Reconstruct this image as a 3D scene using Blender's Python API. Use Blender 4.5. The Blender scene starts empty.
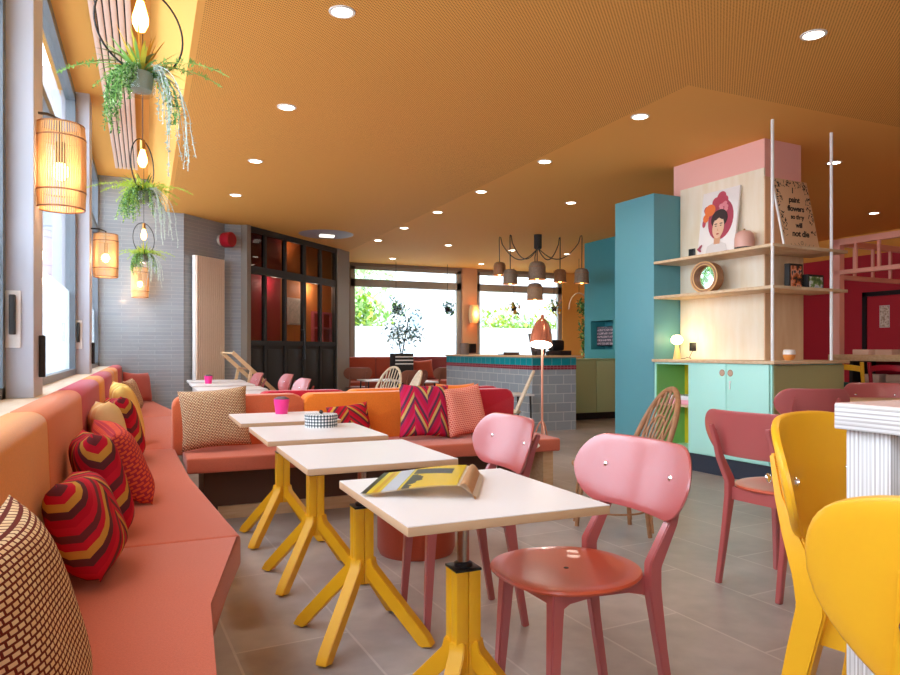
import bpy, bmesh, math, random
from mathutils import Vector, Matrix
random.seed(7)
SC = bpy.context.scene
COL = SC.collection
PI = math.pi

# ------------------------------------------------------------------ camera, world, exposure
cam_d = bpy.data.cameras.new('camera')
cam = bpy.data.objects.new('camera', cam_d); COL.objects.link(cam)
cam.location = (0, 0, 1.15); cam.rotation_euler = (PI / 2, 0, -math.radians(23.8))
cam_d.sensor_width = 36; cam_d.lens = 690 / 900 * 36; cam_d.shift_y = 12.5 / 900
cam_d.clip_start = 0.05; cam_d.clip_end = 200
SC.camera = cam
SC.view_settings.view_transform = 'Standard'
SC.view_settings.look = 'None'
SC.view_settings.gamma = 1
SC.view_settings.exposure = -0.22
WORLD_STRENGTH = 9.0
DOWNLIGHT_W = 24.0
DOWNLIGHT_COL = (1.0, 0.87, 0.72)
w = bpy.data.worlds.new('sky'); SC.world = w; w.use_nodes = True
wb = w.node_tree.nodes['Background']; wb.inputs[0].default_value = (0.74, 0.86, 1.0, 1); wb.inputs[1].default_value = WORLD_STRENGTH
SC.cycles.max_bounces = 10; SC.cycles.diffuse_bounces = 6; SC.cycles.transparent_max_bounces = 12
SC.cycles.sample_clamp_indirect = 6.0
SC.cycles.use_denoising = True

def portal(loc, rot, sx, sy):
    d = bpy.data.lights.new('window_daylight', 'AREA'); d.shape = 'RECTANGLE'; d.size = sx; d.size_y = sy
    d.cycles.is_portal = True
    o = bpy.data.objects.new('window_daylight', d); o.location = loc; o.rotation_euler = rot; COL.objects.link(o)
portal((-0.72, 3.6, 2.15), (0, -PI / 2, 0), 2.5, 13.2)      # window wall on the left
portal((7.2, 14.75, 1.9), (-PI / 2, 0, 0), 6.2, 2.2)        # far windows

# ------------------------------------------------------------------ materials
def lin(h):
    if not isinstance(h, str): return tuple(h) + (1,)
    h = h.lstrip('#'); v = [int(h[i:i + 2], 16) / 255 for i in (0, 2, 4)]
    return tuple(c / 12.92 if c <= .04045 else ((c + .055) / 1.055) ** 2.4 for c in v) + (1,)
MC = {}
def mat(name, col, rough=.5, metal=0, spec=.5, bump=None, vary=None, coat=0, emit=None, alpha=None, sheen=0):
    if name in MC: return MC[name]
    m = bpy.data.materials.new(name); m.use_nodes = True; nt = m.node_tree; b = nt.nodes['Principled BSDF']
    b.inputs['Base Color'].default_value = lin(col); b.inputs['Roughness'].default_value = rough
    b.inputs['Metallic'].default_value = metal; b.inputs['Specular IOR Level'].default_value = spec
    b.inputs['Coat Weight'].default_value = coat; b.inputs['Sheen Weight'].default_value = sheen
    if emit: b.inputs['Emission Color'].default_value = lin(emit[0]); b.inputs['Emission Strength'].default_value = emit[1]
    tc = None
    if bump or vary: tc = nt.nodes.new('ShaderNodeTexCoord')
    if vary:   # (scale, amount) soft tone variation
        n = nt.nodes.new('ShaderNodeTexNoise'); n.inputs['Scale'].default_value = vary[0]; n.inputs['Detail'].default_value = 4
        nt.links.new(tc.outputs['Object'], n.inputs['Vector'])
        mx = nt.nodes.new('ShaderNodeMixRGB'); mx.blend_type = 'MULTIPLY'; mx.inputs[0].default_value = 1
        r = nt.nodes.new('ShaderNodeMapRange'); r.inputs['From Min'].default_value = .3; r.inputs['From Max'].default_value = .7
        r.inputs['To Min'].default_value = 1 - vary[1]; r.inputs['To Max'].default_value = 1
        nt.links.new(n.outputs['Fac'], r.inputs['Value'])
        mx.inputs[1].default_value = lin(col); nt.links.new(r.outputs[0], mx.inputs[2]); nt.links.new(mx.outputs[0], b.inputs['Base Color'])
    if bump:
        n = nt.nodes.new('ShaderNodeTexNoise'); n.inputs['Scale'].default_value = bump[0]
        nt.links.new(tc.outputs['Object'], n.inputs['Vector'])
        bp = nt.nodes.new('ShaderNodeBump'); bp.inputs['Strength'].default_value = bump[1]; bp.inputs['Distance'].default_value = .002
        nt.links.new(n.outputs['Fac'], bp.inputs['Height']); nt.links.new(bp.outputs[0], b.inputs['Normal'])
    MC[name] = m
    return m
class NT:
    def __init__(s, name, rough=.5, spec=.5):
        s.m = bpy.data.materials.new(name); s.m.use_nodes = True; s.t = s.m.node_tree
        s.b = s.t.nodes['Principled BSDF']; s.b.inputs['Roughness'].default_value = rough; s.b.inputs['Specular IOR Level'].default_value = spec
        s.tc = s.t.nodes.new('ShaderNodeTexCoord'); MC[name] = s.m
    def n(s, ty, **k):
        x = s.t.nodes.new(ty)
        for a, v in k.items(): setattr(x, a, v)
        return x
    def l(s, a, b): s.t.links.new(a, b)
    def math(s, op, a, b=None, c=None):
        x = s.n('ShaderNodeMath', operation=op)
        for i, v in enumerate((a, b, c)):
            if v is None: continue
            if isinstance(v, (int, float)): x.inputs[i].default_value = v
            else: s.l(v, x.inputs[i])
        return x.outputs[0]
    def xyz(s, src):
        x = s.n('ShaderNodeSeparateXYZ'); s.l(src, x.inputs[0]); return x.outputs
    def comb(s, *v):
        x = s.n('ShaderNodeCombineXYZ')
        for i, a in enumerate(v):
            if isinstance(a, (int, float)): x.inputs[i].default_value = a
            else: s.l(a, x.inputs[i])
        return x.outputs[0]
    def mix(s, f, a, b, mode='MIX'):
        x = s.n('ShaderNodeMixRGB', blend_type=mode)
        if isinstance(f, (int, float)): x.inputs[0].default_value = f
        else: s.l(f, x.inputs[0])
        for i, v in ((1, a), (2, b)):
            if isinstance(v, (str, tuple)): x.inputs[i].default_value = lin(v)
            else: s.l(v, x.inputs[i])
        return x.outputs[0]
    def ramp(s, f, stops, mode='CONSTANT'):
        x = s.n('ShaderNodeValToRGB'); x.color_ramp.interpolation = mode; e = x.color_ramp.elements
        e[0].position = stops[0][0]; e[0].color = lin(stops[0][1]); e[1].position = stops[1][0]; e[1].color = lin(stops[1][1])
        for p, c in stops[2:]:
            q = e.new(p); q.color = lin(c)
        s.l(f, x.inputs[0]); return x.outputs[0]
    def noise(s, vec, scale, detail=3):
        x = s.n('ShaderNodeTexNoise'); x.inputs['Scale'].default_value = scale; x.inputs['Detail'].default_value = detail
        s.l(vec, x.inputs['Vector']); return x.outputs['Fac']
    def brick(s, vec, c1, c2, mo, w, h, ms, off=.5, bias=0, smooth=.1):
        x = s.n('ShaderNodeTexBrick', offset=off); s.l(vec, x.inputs['Vector'])
        x.inputs['Color1'].default_value = lin(c1); x.inputs['Color2'].default_value = lin(c2); x.inputs['Mortar'].default_value = lin(mo)
        x.inputs['Scale'].default_value = 1; x.inputs['Brick Width'].default_value = w; x.inputs['Row Height'].default_value = h
        x.inputs['Mortar Size'].default_value = ms; x.inputs['Mortar Smooth'].default_value = smooth; x.inputs['Bias'].default_value = bias
        return x.outputs
    def col(s, c): s.l(c, s.b.inputs['Base Color'])
    def bump(s, h, st=.3, dist=.003):
        x = s.n('ShaderNodeBump'); x.inputs['Strength'].default_value = st; x.inputs['Distance'].default_value = dist
        s.l(h, x.inputs['Height']); s.l(x.outputs[0], s.b.inputs['Normal'])

def ceiling_mat():
    q = NT('orange perforated ceiling', .75, .25); o = q.xyz(q.tc.outputs['Object'])
    px = q.math('MULTIPLY', o[0], 1 / .0235); py = q.math('MULTIPLY', o[1], 1 / .0235)
    def dots(ax, ay, r):
        fx = q.math('SUBTRACT', q.math('FRACT', ax), .5); fy = q.math('SUBTRACT', q.math('FRACT', ay), .5)
        d = q.math('SQRT', q.math('ADD', q.math('MULTIPLY', fx, fx), q.math('MULTIPLY', fy, fy)))
        return q.math('LESS_THAN', d, r)
    a = dots(px, py, .2); b = dots(q.math('ADD', px, .5), q.math('ADD', py, .5), .2)
    d = q.math('MAXIMUM', a, b)
    reg = q.math('MAXIMUM', q.math('LESS_THAN', o[0], 3.6), q.math('LESS_THAN', o[1], 3.88))
    reg = q.math('MULTIPLY', reg, q.math('GREATER_THAN', o[0], .30))
    d = q.math('MULTIPLY', d, reg)
    q.col(q.mix(d, '#F0B25C', '#A86A28')); return q.m
CEIL = ceiling_mat()
def floor_mat():
    q = NT('grey stone floor tile', .36, .5); v = q.tc.outputs['Object']
    mp = q.n('ShaderNodeMapping'); q.l(v, mp.inputs[0]); mp.inputs['Rotation'].default_value = (0, 0, math.radians(90 - 3))
    bk = q.brick(mp.outputs[0], '#B0A59E', '#978C85', '#CFC6BE', .9, .45, .005)
    n = q.noise(v, 1.6, 6); n2 = q.noise(v, 9, 5)
    c = q.mix(.45, bk[0], q.ramp(n, [(.35, '#887D76'), (.65, '#C4B9B2')], 'LINEAR'))
    c = q.mix(.18, c, q.ramp(n2, [(.35, '#857a72'), (.65, '#c8bdb5')], 'LINEAR'))
    q.col(c); r = q.math('MULTIPLY_ADD', n2, .22, .26); q.l(r, q.b.inputs['Roughness'])
    q.bump(q.math('MULTIPLY_ADD', bk[1], -1, q.math('MULTIPLY', n2, .3)), .25, .002); return q.m
FLOOR = floor_mat()
def tile_mat(name, c1, c2, mo, w, h, ms, rough=.12, axis='wall', off=.5, bumpy=.5):
    # axis 'wall': coordinate along the wall = x + y (works for faces along X or along Y), height = z
    q = NT(name, rough, .6); o = q.xyz(q.tc.outputs['Object'])
    u = q.math('ADD', o[0], o[1]) if axis == 'wall' else q.math('MULTIPLY', q.math('ADD', o[0], o[1]), .7071)
    vec = q.comb(u, o[2], 0)
    bk = q.brick(vec, c1, c2, mo, w, h, ms, off)
    q.col(bk[0]); n = q.noise(q.tc.outputs['Object'], 14, 2)
    q.bump(q.math('MULTIPLY_ADD', bk[1], -1.2, q.math('MULTIPLY', n, bumpy)), .5, .004); return q.m
WALLTILE = tile_mat('grey glazed wall tile', '#9DA2A5', '#959A9E', '#ABAFB2', .42, .052, .003, .08)
WALLTILE_D = tile_mat('grey glazed wall tile diagonal', '#9DA2A5', '#959A9E', '#ABAFB2', .42, .052, .003, .08, 'diag')
BARTILE = tile_mat('pale grey bar tile', '#A3ABB0', '#99A2A8', '#C3C7C8', .26, .132, .006, .14)
TEALTILE = tile_mat('teal glazed bar tile', '#1E98A2', '#178890', '#6AB0B6', .16, .115, .005, .1, off=0)
REDTILE = tile_mat('burgundy mosaic tile', '#8A2B38', '#7A2230', '#A8606A', .058, .06, .006, .2, off=0)

def wood_mat(name, c1, c2, scale=(1, 1, 14), rough=.5):
    q = NT(name, rough, .4); mp = q.n('ShaderNodeMapping'); q.l(q.tc.outputs['Object'], mp.inputs[0]); mp.inputs['Scale'].default_value = scale
    n = q.noise(mp.outputs[0], 3, 6); q.col(q.ramp(n, [(.3, c1), (.7, c2)], 'LINEAR')); return q.m
PLY = wood_mat('pale birch plywood', '#F6EBD6', '#EEDDBE', (4, 4, .8))
PLYSIDE = wood_mat('birch plywood side', '#EECBA0', '#E2B688', (4, 4, .8))
SHELFW = wood_mat('light oak shelf board', '#E2C7A2', '#D0AF88', (2, 8, 20))
BEECH = wood_mat('beech strip', '#DDBB92', '#CFA87C', (2, 10, 20))
SILLW = wood_mat('pale wood sill', '#EADBC6', '#DCC9B0', (8, 1, 8))
def plyend(name, vert):
    q = NT(name, .55, .3); o = q.xyz(q.tc.outputs['Object'])
    c = q.math('ADD', o[1], o[0]) if vert else o[2]
    n = q.noise(q.comb(q.math('MULTIPLY', c, 420 if vert else 380), q.math('MULTIPLY', o[1 if not vert else 2], 3), 0), 1, 2)
    st = q.math('FRACT', q.math('MULTIPLY', c, 1 / .0055))
    a = q.ramp(st, [(0, '#D8D2CE'), (.45, '#CEC7C2'), (.55, '#8E8278'), (.8, '#BDB3AB')], 'LINEAR' if vert else 'LINEAR')
    q.col(q.mix(.35, a, q.ramp(n, [(.35, '#9E9086'), (.65, '#FFFFFF')], 'LINEAR'))); return q.m
PLYEND_H = plyend('plywood end grain layers', False)
PLYEND_V = plyend('upright plywood layers', True)

def fabric(name, col, amt=.12):
    return mat(name, col, .9, 0, .15, bump=(420, .35), vary=(160, amt), sheen=.25)
SEATF = fabric('salmon seat fabric', '#CB694D')
F_YO = fabric('yellow orange fabric', '#F09A34'); F_SAL = fabric('salmon orange fabric', '#EA8552'); F_MAG = fabric('raspberry fabric', '#CB4561')
F_PEACH = fabric('peach fabric', '#EBA060'); F_RED = fabric('red fabric', '#C62438'); F_BRICK = fabric('brick fabric', '#B5553F'); F_PLUM = fabric('plum fabric', '#8E4A4A')
F_OR = fabric('orange fabric', '#F0852C'); F_TERRA = fabric('terracotta fabric', '#B65648')

def pat_herring(name, cols, nu=4, k=5.0, slope=.9, warp=0):
    q = NT(name, .85, .15); uv = q.xyz(q.tc.outputs['UV'])
    u = q.math('MULTIPLY', uv[0], nu); fu = q.math('FRACT', u); fl = q.math('FLOOR', u)
    sg = q.math('MULTIPLY_ADD', q.math('MODULO', fl, 2), 2, -1)
    v = q.math('ADD', q.math('MULTIPLY', uv[1], k), q.math('MULTIPLY', q.math('MULTIPLY', fu, sg), slope))
    v = q.math('ADD', v, q.math('MULTIPLY', fl, .61))
    fr = q.math('FRACT', v); N = len(cols)
    q.col(q.ramp(q.math('MULTIPLY', fr, .999), [(i / N, c) for i, c in enumerate(cols)])); return q.m
HERR = pat_herring('herringbone print', ['#C21F45', '#B81F4E', '#63394E', '#C7A45E', '#C21F3C', '#5C3648', '#C92A57'], 4.0, 1.6, .75)
HERR2 = pat_herring('bold chevron print', ['#C21A30', '#B3122A', '#5E2C30', '#C2903C', '#C01C30', '#6A2E32'], 2.3, 2.1, 1.1)
def pat_weave(name, c1, c2, mo, w, h, ms, off=.5):
    q = NT(name, .85, .15); bk = q.brick(q.tc.outputs['UV'], c1, c2, mo, w, h, ms, off, smooth=.2); q.col(bk[0]); q.bump(bk[1], .2, .002); return q.m
HOUND = pat_weave('brown and cream woven print', '#EBD2A6', '#E3C092', '#6E2A1E', .040, .026, .0055)
HOUND2 = pat_weave('brown and cream woven print small', '#EBD2A6', '#E3C092', '#7A3328', .060, .034, .0075)
LATT = pat_weave('orange lattice print', '#E0623A', '#D9553A', '#A8323E', .055, .045, .009)
LATTP = pat_weave('pink dotted lattice print', '#D65C48', '#CC5048', '#F0A890', .05, .04, .008)
def stripe_mat(name, cols, k):
    q = NT(name, .85, .15); uv = q.xyz(q.tc.outputs['UV']); N = len(cols)
    q.col(q.ramp(q.math('FRACT', q.math('MULTIPLY', uv[0], k)), [(i / N, c) for i, c in enumerate(cols)])); return q.m
YSTR = stripe_mat('yellow striped print', ['#EFCB72', '#E7B95E', '#F2D68C', '#D9A04A'], 2)
CREAM = stripe_mat('cream and orange print', ['#E8C487', '#E0B070', '#E9CE9A'], 2)

WHITE = mat('white laminate', '#E6E0DD', .35); TEDGE = mat('table edge', '#CBA680', .5); WMET = mat('white metal', '#F2F0EC', .35)
YEL = mat('yellow painted wood', '#F2B21C', .38, bump=(60, .05)); YELC = mat('yellow stool paint', '#EEAD24', .32)
BLK = mat('black metal', '#16171A', .35); BLKM = mat('dark matt metal', '#24211F', .6)
STEEL = mat('brushed steel', '#B8B4AE', .25, 1); CHROME = mat('chrome', '#E8E8E8', .1, 1)
PINK = mat('dusty rose lacquer', '#B65654', .30, bump=(40, .04), coat=1.0, spec=.8); PINK_REFL = mat('dusty rose seat with ceiling reflection', '#CE5A3E', .28, coat=.15); PINK.node_tree.nodes['Principled BSDF'].inputs['Coat Roughness'].default_value = .22  # seat colour holds the orange reflected from the ceiling
PINK2 = mat('rose lacquer', '#D07479', .35)
TAUPE = mat('taupe frame', '#8D8277', .5); LILAC = mat('pale grey column', '#C2C4CE', .7); GREYFR = mat('dark grey window frame', '#6A737C', .4)
WINGREY = mat('grey window frame', '#A9A8A3', .4)
TEAL = mat('teal paint', '#5B9CA6', .45); TEALW = mat('teal wall paint', '#3F99A4', .6); MINT = mat('mint cabinet', '#B4EFE2', .45)
OLIVE = mat('olive cabinet side', '#A8A673', .5); SAGE = mat('sage green cabinet', '#BACB96', .5); GREENIN = mat('green cabinet inside', '#7FBF72', .5); YELIN = mat('yellow cabinet inside', '#F0D22A', .5)
NAVY = mat('navy plinth', '#2A3242', .5); REDW = mat('red wall paint', '#BE1C2E', .6); ORW = mat('orange wall paint', '#E9A040', .7); PKW = mat('pink paint', '#F6B9AC', .6)
ORCEIL = mat('orange ceiling paint', '#F0B25C', .75, spec=.25)
RAD = mat('beige radiator enamel', '#E6CDB6', .4); REDP = mat('red plastic', '#A01224', .3)
COPPER = mat('copper lacquer', '#D98A6C', .22, .6); COPPAINT = mat('copper pole', '#E3A288', .3, .3)
RATT = mat('natural rattan', '#B07C52', .5, vary=(30, .3)); RATTG = mat('grey brown rattan', '#A08A74', .6, vary=(60, .4)); RATTL = mat('pale rattan', '#E6D2B4', .5, vary=(40, .2))
CANE = mat('golden cane', '#E8BC7E', .5)
def thin_glass(name, tint=(1, 1, 1), op=.0, rough=.02):
    q = NT(name); t = q.t; out = t.nodes['Material Output']; t.nodes.remove(q.b)
    tr = q.n('ShaderNodeBsdfTransparent'); tr.inputs[0].default_value = lin(tint); gl = q.n('ShaderNodeBsdfGlossy'); gl.inputs['Roughness'].default_value = rough
    lw = q.n('ShaderNodeLayerWeight'); lw.inputs[0].default_value = .5
    fz = q.math('MULTIPLY_ADD', q.math('POWER', lw.outputs['Facing'], 5), .6, .035)
    m = q.n('ShaderNodeMixShader'); q.l(fz, m.inputs[0]); q.l(tr.outputs[0], m.inputs[1]); q.l(gl.outputs[0], m.inputs[2]); q.l(m.outputs[0], out.inputs[0])
    return q.m
GLASS = thin_glass('window glass'); POTGLASS = thin_glass('jar glass', (.93, .96, .96)); SMOKE = thin_glass('dark partition glass', (.42, .36, .34)); SMOKE2 = thin_glass('partition glass', (.85, .80, .78))
def film():
    q = NT('frosted window film'); t = q.t; out = t.nodes['Material Output']; t.nodes.remove(q.b)
    a = q.n('ShaderNodeBsdfTranslucent'); a.inputs[0].default_value = (.9, .93, .95, 1); b = q.n('ShaderNodeBsdfTransparent'); c = q.n('ShaderNodeBsdfDiffuse'); c.inputs[0].default_value = (.85, .87, .9, 1)
    m1 = q.n('ShaderNodeMixShader'); m1.inputs[0].default_value = .3; q.l(a.outputs[0], m1.inputs[1]); q.l(b.outputs[0], m1.inputs[2])
    m2 = q.n('ShaderNodeMixShader'); m2.inputs[0].default_value = .15; q.l(m1.outputs[0], m2.inputs[1]); q.l(c.outputs[0], m2.inputs[2]); q.l(m2.outputs[0], out.inputs[0]); return q.m
FILM = film()
def leafm(name, c, tr=.25):
    q = NT(name, .55, .3); n = q.noise(q.tc.outputs['Object'], 25, 2); d = tuple(v * .8 for v in lin(c)[:3])
    q.col(q.mix(n, c, d)); return q.m
L_GREEN = leafm('fresh green leaf', '#93C468'); L_DARK = leafm('deep green leaf', '#5C9050'); L_PALE = leafm('pale green leaf', '#BBD89C'); L_SILV = leafm('silver green leaf', '#CFDFD4'); L_YEL = leafm('yellow green leaf', '#DED24E'); L_OR = leafm('amber and bulb tinted leaf', '#F0A838'); L_BLUE = leafm('blue green leaf', '#86B0B4'); L_SPRING = leafm('lime leaf', '#BEDA54')
BULB = mat('lit bulb', '#FFD9A0', emit=('#FFC070', 22)); BULBS = mat('small lit bulb', '#FFD9A0', emit=('#FFB860', 16)); DLE = mat('downlight lens', '#FFFFFF', emit=('#FFF0D8', 14))

# ------------------------------------------------------------------ mesh helpers
def merge(bm, tmp, M=None, mi=0):
    vs = {}
    for v in tmp.verts:
        vs[v] = bm.verts.new(M @ v.co if M else v.co)
    for f in tmp.faces:
        try:
            nf = bm.faces.new([vs[v] for v in f.verts]); nf.material_index = mi
        except ValueError: pass
    tmp.free()
def bx(bm, x0, x1, y0, y1, z0, z1, bev=0, mi=0, M=None, seg=2):
    t = bmesh.new(); bmesh.ops.create_cube(t, size=1)
    for v in t.verts: v.co = Vector(((x0 + x1) / 2 + v.co.x * (x1 - x0), (y0 + y1) / 2 + v.co.y * (y1 - y0), (z0 + z1) / 2 + v.co.z * (z1 - z0)))
    if bev: bmesh.ops.bevel(t, geom=list(t.edges), offset=bev, segments=seg, profile=.5, affect='EDGES')
    merge(bm, t, M, mi); return bm
def B(*a, **k): return bx(bmesh.new(), *a, **k)
def frame_for(t):
    t = t.normalized(); a = Vector((0, 0, 1)) if abs(t.z) < .9 else Vector((1, 0, 0))
    u = t.cross(a).normalized(); return u, t.cross(u).normalized()
def tube(bm, pts, r, seg=8, mi=0, closed=False, cap=True):
    pts = [Vector(p) for p in pts]; n = len(pts); rr = r if isinstance(r, (list, tuple)) else [r] * n
    rings = []; u = None
    for i, p in enumerate(pts):
        if closed: t = pts[(i + 1) % n] - pts[i - 1]
        else: t = pts[min(i + 1, n - 1)] - pts[max(i - 1, 0)]
        if t.length < 1e-9: t = Vector((0, 0, 1))
        t.normalize()
        if u is None: u, v = frame_for(t)
        else:
            u = (u - t * u.dot(t))
            if u.length < 1e-6: u, v = frame_for(t)
            u.normalize()
        v = t.cross(u)
        rings.append([bm.verts.new(p + (u * math.cos(a) + v * math.sin(a)) * rr[i]) for a in [2 * PI * k / seg for k in range(seg)]])
    for i in range(n if closed else n - 1):
        a, b = rings[i], rings[(i + 1) % n]
        for k in range(seg):
            f = bm.faces.new((a[k], a[(k + 1) % seg], b[(k + 1) % seg], b[k])); f.material_index = mi
    if cap and not closed:
        for g in (list(reversed(rings[0])), rings[-1]):
            f = bm.faces.new(g); f.material_index = mi
    return bm
def lathe(bm, prof, c=(0, 0, 0), seg=24, mi=0, M=None):
    rings = []
    for r, z in prof:
        if r < 1e-5:
            p = Vector((c[0], c[1], c[2] + z)); rings.append([bm.verts.new(M @ p if M else p)])
        else:
            ps = [Vector((c[0] + r * math.cos(2 * PI * k / seg), c[1] + r * math.sin(2 * PI * k / seg), c[2] + z)) for k in range(seg)]
            rings.append([bm.verts.new(M @ p if M else p) for p in ps])
    for a, b in zip(rings, rings[1:]):
        for k in range(seg):
            k2 = (k + 1) % seg
            if len(a) == 1 and len(b) == 1: continue
            if len(a) == 1: f = bm.faces.new((a[0], b[k2], b[k]))
            elif len(b) == 1: f = bm.faces.new((a[k], a[k2], b[0]))
            else: f = bm.faces.new((a[k], a[k2], b[k2], b[k]))
            f.material_index = mi
    return bm
def prism(bm, pts, vec, mi=0):
    a = [bm.verts.new(Vector(p)) for p in pts]; b = [bm.verts.new(Vector(p) + Vector(vec)) for p in pts]; n = len(pts)
    fs = [bm.faces.new(list(reversed(a))), bm.faces.new(b)]
    for i in range(n): fs.append(bm.faces.new((a[i], a[(i + 1) % n], b[(i + 1) % n], b[i])))
    for f in fs: f.material_index = mi
    return bm
def sweep(bm, pts, sizes, side, mi=0):
    """rectangular section along pts; sizes = (width along side, depth)"""
    pts = [Vector(p) for p in pts]; side = Vector(side).normalized(); rings = []; n = len(pts)
    for i, p in enumerate(pts):
        t = (pts[min(i + 1, n - 1)] - pts[max(i - 1, 0)]).normalized(); s = (side - t * side.dot(t)).normalized(); d = t.cross(s)
        w, h = sizes[i] if isinstance(sizes[0], tuple) else sizes
        rings.append([bm.verts.new(p + s * (a * w / 2) + d * (b * h / 2)) for a, b in ((-1, -1), (1, -1), (1, 1), (-1, 1))])
    for a, b in zip(rings, rings[1:]):
        for k in range(4):
            f = bm.faces.new((a[k], a[(k + 1) % 4], b[(k + 1) % 4], b[k])); f.material_index = mi
    bm.faces.new(list(reversed(rings[0]))).material_index = mi; bm.faces.new(rings[-1]).material_index = mi
    return bm
def slab(bm, outline, fn, rings=6, edge=.12, mi=0):
    """closed shape from a 2d outline; fn(a, b, s) maps to 3d, s=-1/+1 the two faces, rounded rim"""
    n = len(outline); cx = sum(p[0] for p in outline) / n; cy = sum(p[1] for p in outline) / n
    sc = [1 - edge * .35, 1 - edge] + [(1 - edge) * (1 - (i + 1) / rings) for i in range(rings - 1)]
    def ring(k, s): return [bm.verts.new(fn(cx + (a - cx) * k, cy + (b - cy) * k, s)) for a, b in outline]
    rim = ring(1, 0)
    for s in (-1, 1):
        prev = rim
        for j, k in enumerate(sc):
            cur = ring(k, s * (.8 if j == 0 else 1))
            for i in range(n):
                q = (prev[i], prev[(i + 1) % n], cur[(i + 1) % n], cur[i])
                bm.faces.new(q if s > 0 else tuple(reversed(q))).material_index = mi
            prev = cur
        c = bm.verts.new(fn(cx, cy, s))
        for i in range(n):
            q = (prev[i], prev[(i + 1) % n], c); bm.faces.new(q if s > 0 else tuple(reversed(q))).material_index = mi
    return bm
def sph(bm, c, r, seg=16, ring=10, sz=1, mi=0):
    return lathe(bm, [(r * math.sin(PI * i / ring), -r * sz * math.cos(PI * i / ring)) for i in range(ring + 1)], c, seg, mi)

def obj(name, bm, mats, parent=None, loc=(0, 0, 0), rot=(0, 0, 0), smooth=35, kind=None, label=None):
    me = bpy.data.meshes.new(name); bmesh.ops.recalc_face_normals(bm, faces=bm.faces); bm.to_mesh(me); bm.free()
    for m in (mats if isinstance(mats, (list, tuple)) else [mats]): me.materials.append(m)
    if smooth:
        for p in me.polygons: p.use_smooth = True
        me.set_sharp_from_angle(angle=math.radians(smooth))
    o = bpy.data.objects.new(name, me); COL.objects.link(o); o.location = loc; o.rotation_euler = rot
    if parent: o.parent = parent
    if kind: o['kind'] = kind
    if label: o['label'] = label
    return o
def tag(o, label, cat, group=None, kind=None):
    o['label'] = label; o['category'] = cat
    if group: o['group'] = group
    if kind: o['kind'] = kind
    return o
def thing(name, label, cat, loc=(0, 0, 0), rz=0, group=None):
    o = bpy.data.objects.new(name, None); o.empty_display_size = .1; COL.objects.link(o); o.location = loc; o.rotation_euler = (0, 0, rz)
    return tag(o, label, cat, group)
def dup(root, loc=None, rz=None, label=None, group=None, parent=None):
    r = root.copy(); COL.objects.link(r)
    if parent is not None: r.parent = parent
    if loc is not None: r.location = loc
    if rz is not None: r.rotation_euler = (0, 0, rz)
    if label: r['label'] = label
    if group: r['group'] = group
    for ch in list(root.children): dup(ch, parent=r)
    return r
def struct(name, bm, m, label=None, cat=None):
    o = obj(name, bm, m, kind='structure', smooth=0); o['label'] = label or name.replace('_', ' '); o['category'] = cat or name.split('_')[0]; return o
def lamp(parent, loc, power, col, r=.03, typ='POINT', rot=(0, 0, 0), spot=None):
    d = bpy.data.lights.new('lamp_light', typ); d.energy = power; d.color = col
    if typ == 'AREA': d.shape = 'DISK'; d.size = r * 2
    else: d.shadow_soft_size = r
    if typ == 'SPOT': d.spot_size = spot or math.radians(140); d.spot_blend = .6
    o = bpy.data.objects.new('lamp_light', d); COL.objects.link(o); o.location = loc; o.rotation_euler = rot; o.parent = parent; return o

# ------------------------------------------------------------------ room shell
CH = 3.07; CHU = 3.5; XR = 10.9; YB = 14.7; YA = 10.38; YN = -2.5
struct('floor', B(-.72, XR + .1, YN - .1, YB + .1, -.12, 0), FLOOR, 'grey beige stone tiled floor of the whole room', 'floor')
bm = B(.26, XR + .1, YN - .1, YB + .1, CH, CHU + .1); prism(bm, [(.262, YN - .1, CH), (.262, YN - .1, CHU + .1), (.03, YN - .1, CHU + .1), (.03, YN - .1, CHU)], (0, YA + .4 - YN, 0))
struct('ceiling', bm, CEIL, 'orange ceiling with perforated panels over the whole room', 'ceiling')
bm = B(-.72, .26, YN - .1, YA + .3, CHU, CHU + .1)
struct('ceiling_strip', bm, ORCEIL, 'raised orange ceiling strip along the left windows', 'ceiling')
# left window wall: sill wall, columns and frames
bm = B(-.74, -.66, YN, YA, 0, .90)
struct('wall_left', bm, LILAC, 'low wall below the left windows', 'wall')
struct('trim_1', B(-.72, -.405, YN, YA - .01, .90, .93), SILLW, 'pale wooden window sill behind the long banquette', 'sill')
def column(n, y, t=.30, label=''):
    struct('wall_left_%d' % n, B(-.70, -.47, y, y + t, .93, CHU, bev=.004), LILAC, label, 'column')
column(2, 3.67, .30, 'pale grey column nearer the camera between the left windows')
column(3, 7.12, .30, 'pale grey column farther down the left window wall')
column(4, 0.55, .30, 'pale grey column of the left wall beside the camera')
def left_window(n, y0, y1, label):
    bm = bmesh.new()
    for y in (y0, y1 - .07): bx(bm, -.66, -.58, y, y + .07, .93, CHU - .02)
    bx(bm, -.66, -.58, y0, y1, CHU - .10, CHU - .02); bx(bm, -.66, -.58, y0, y1, .93, .98)
    bx(bm, -.66, -.58, y0, y1, 2.72, 2.79)
    f = struct('window_%d' % n, bm, GREYFR, label, 'window')
    g = obj('window_glass', B(-.624, -.618, y0 + .07, y1 - .07, .98, CHU - .1), GLASS, f, kind='structure')
    g2 = obj('window_film', B(-.630, -.627, y0 + .07, y1 - .07, .98, 1.68), FILM, f, kind='structure')
    return f
left_window(1, 3.97, 7.12, 'left window between the two pale columns')
left_window(2, 7.42, YA, 'left window beyond the far pale column')
left_window(3, .85, 3.67, 'left window nearest the camera')
left_window(4, YN, .55, 'left window beside and behind the camera')
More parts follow.
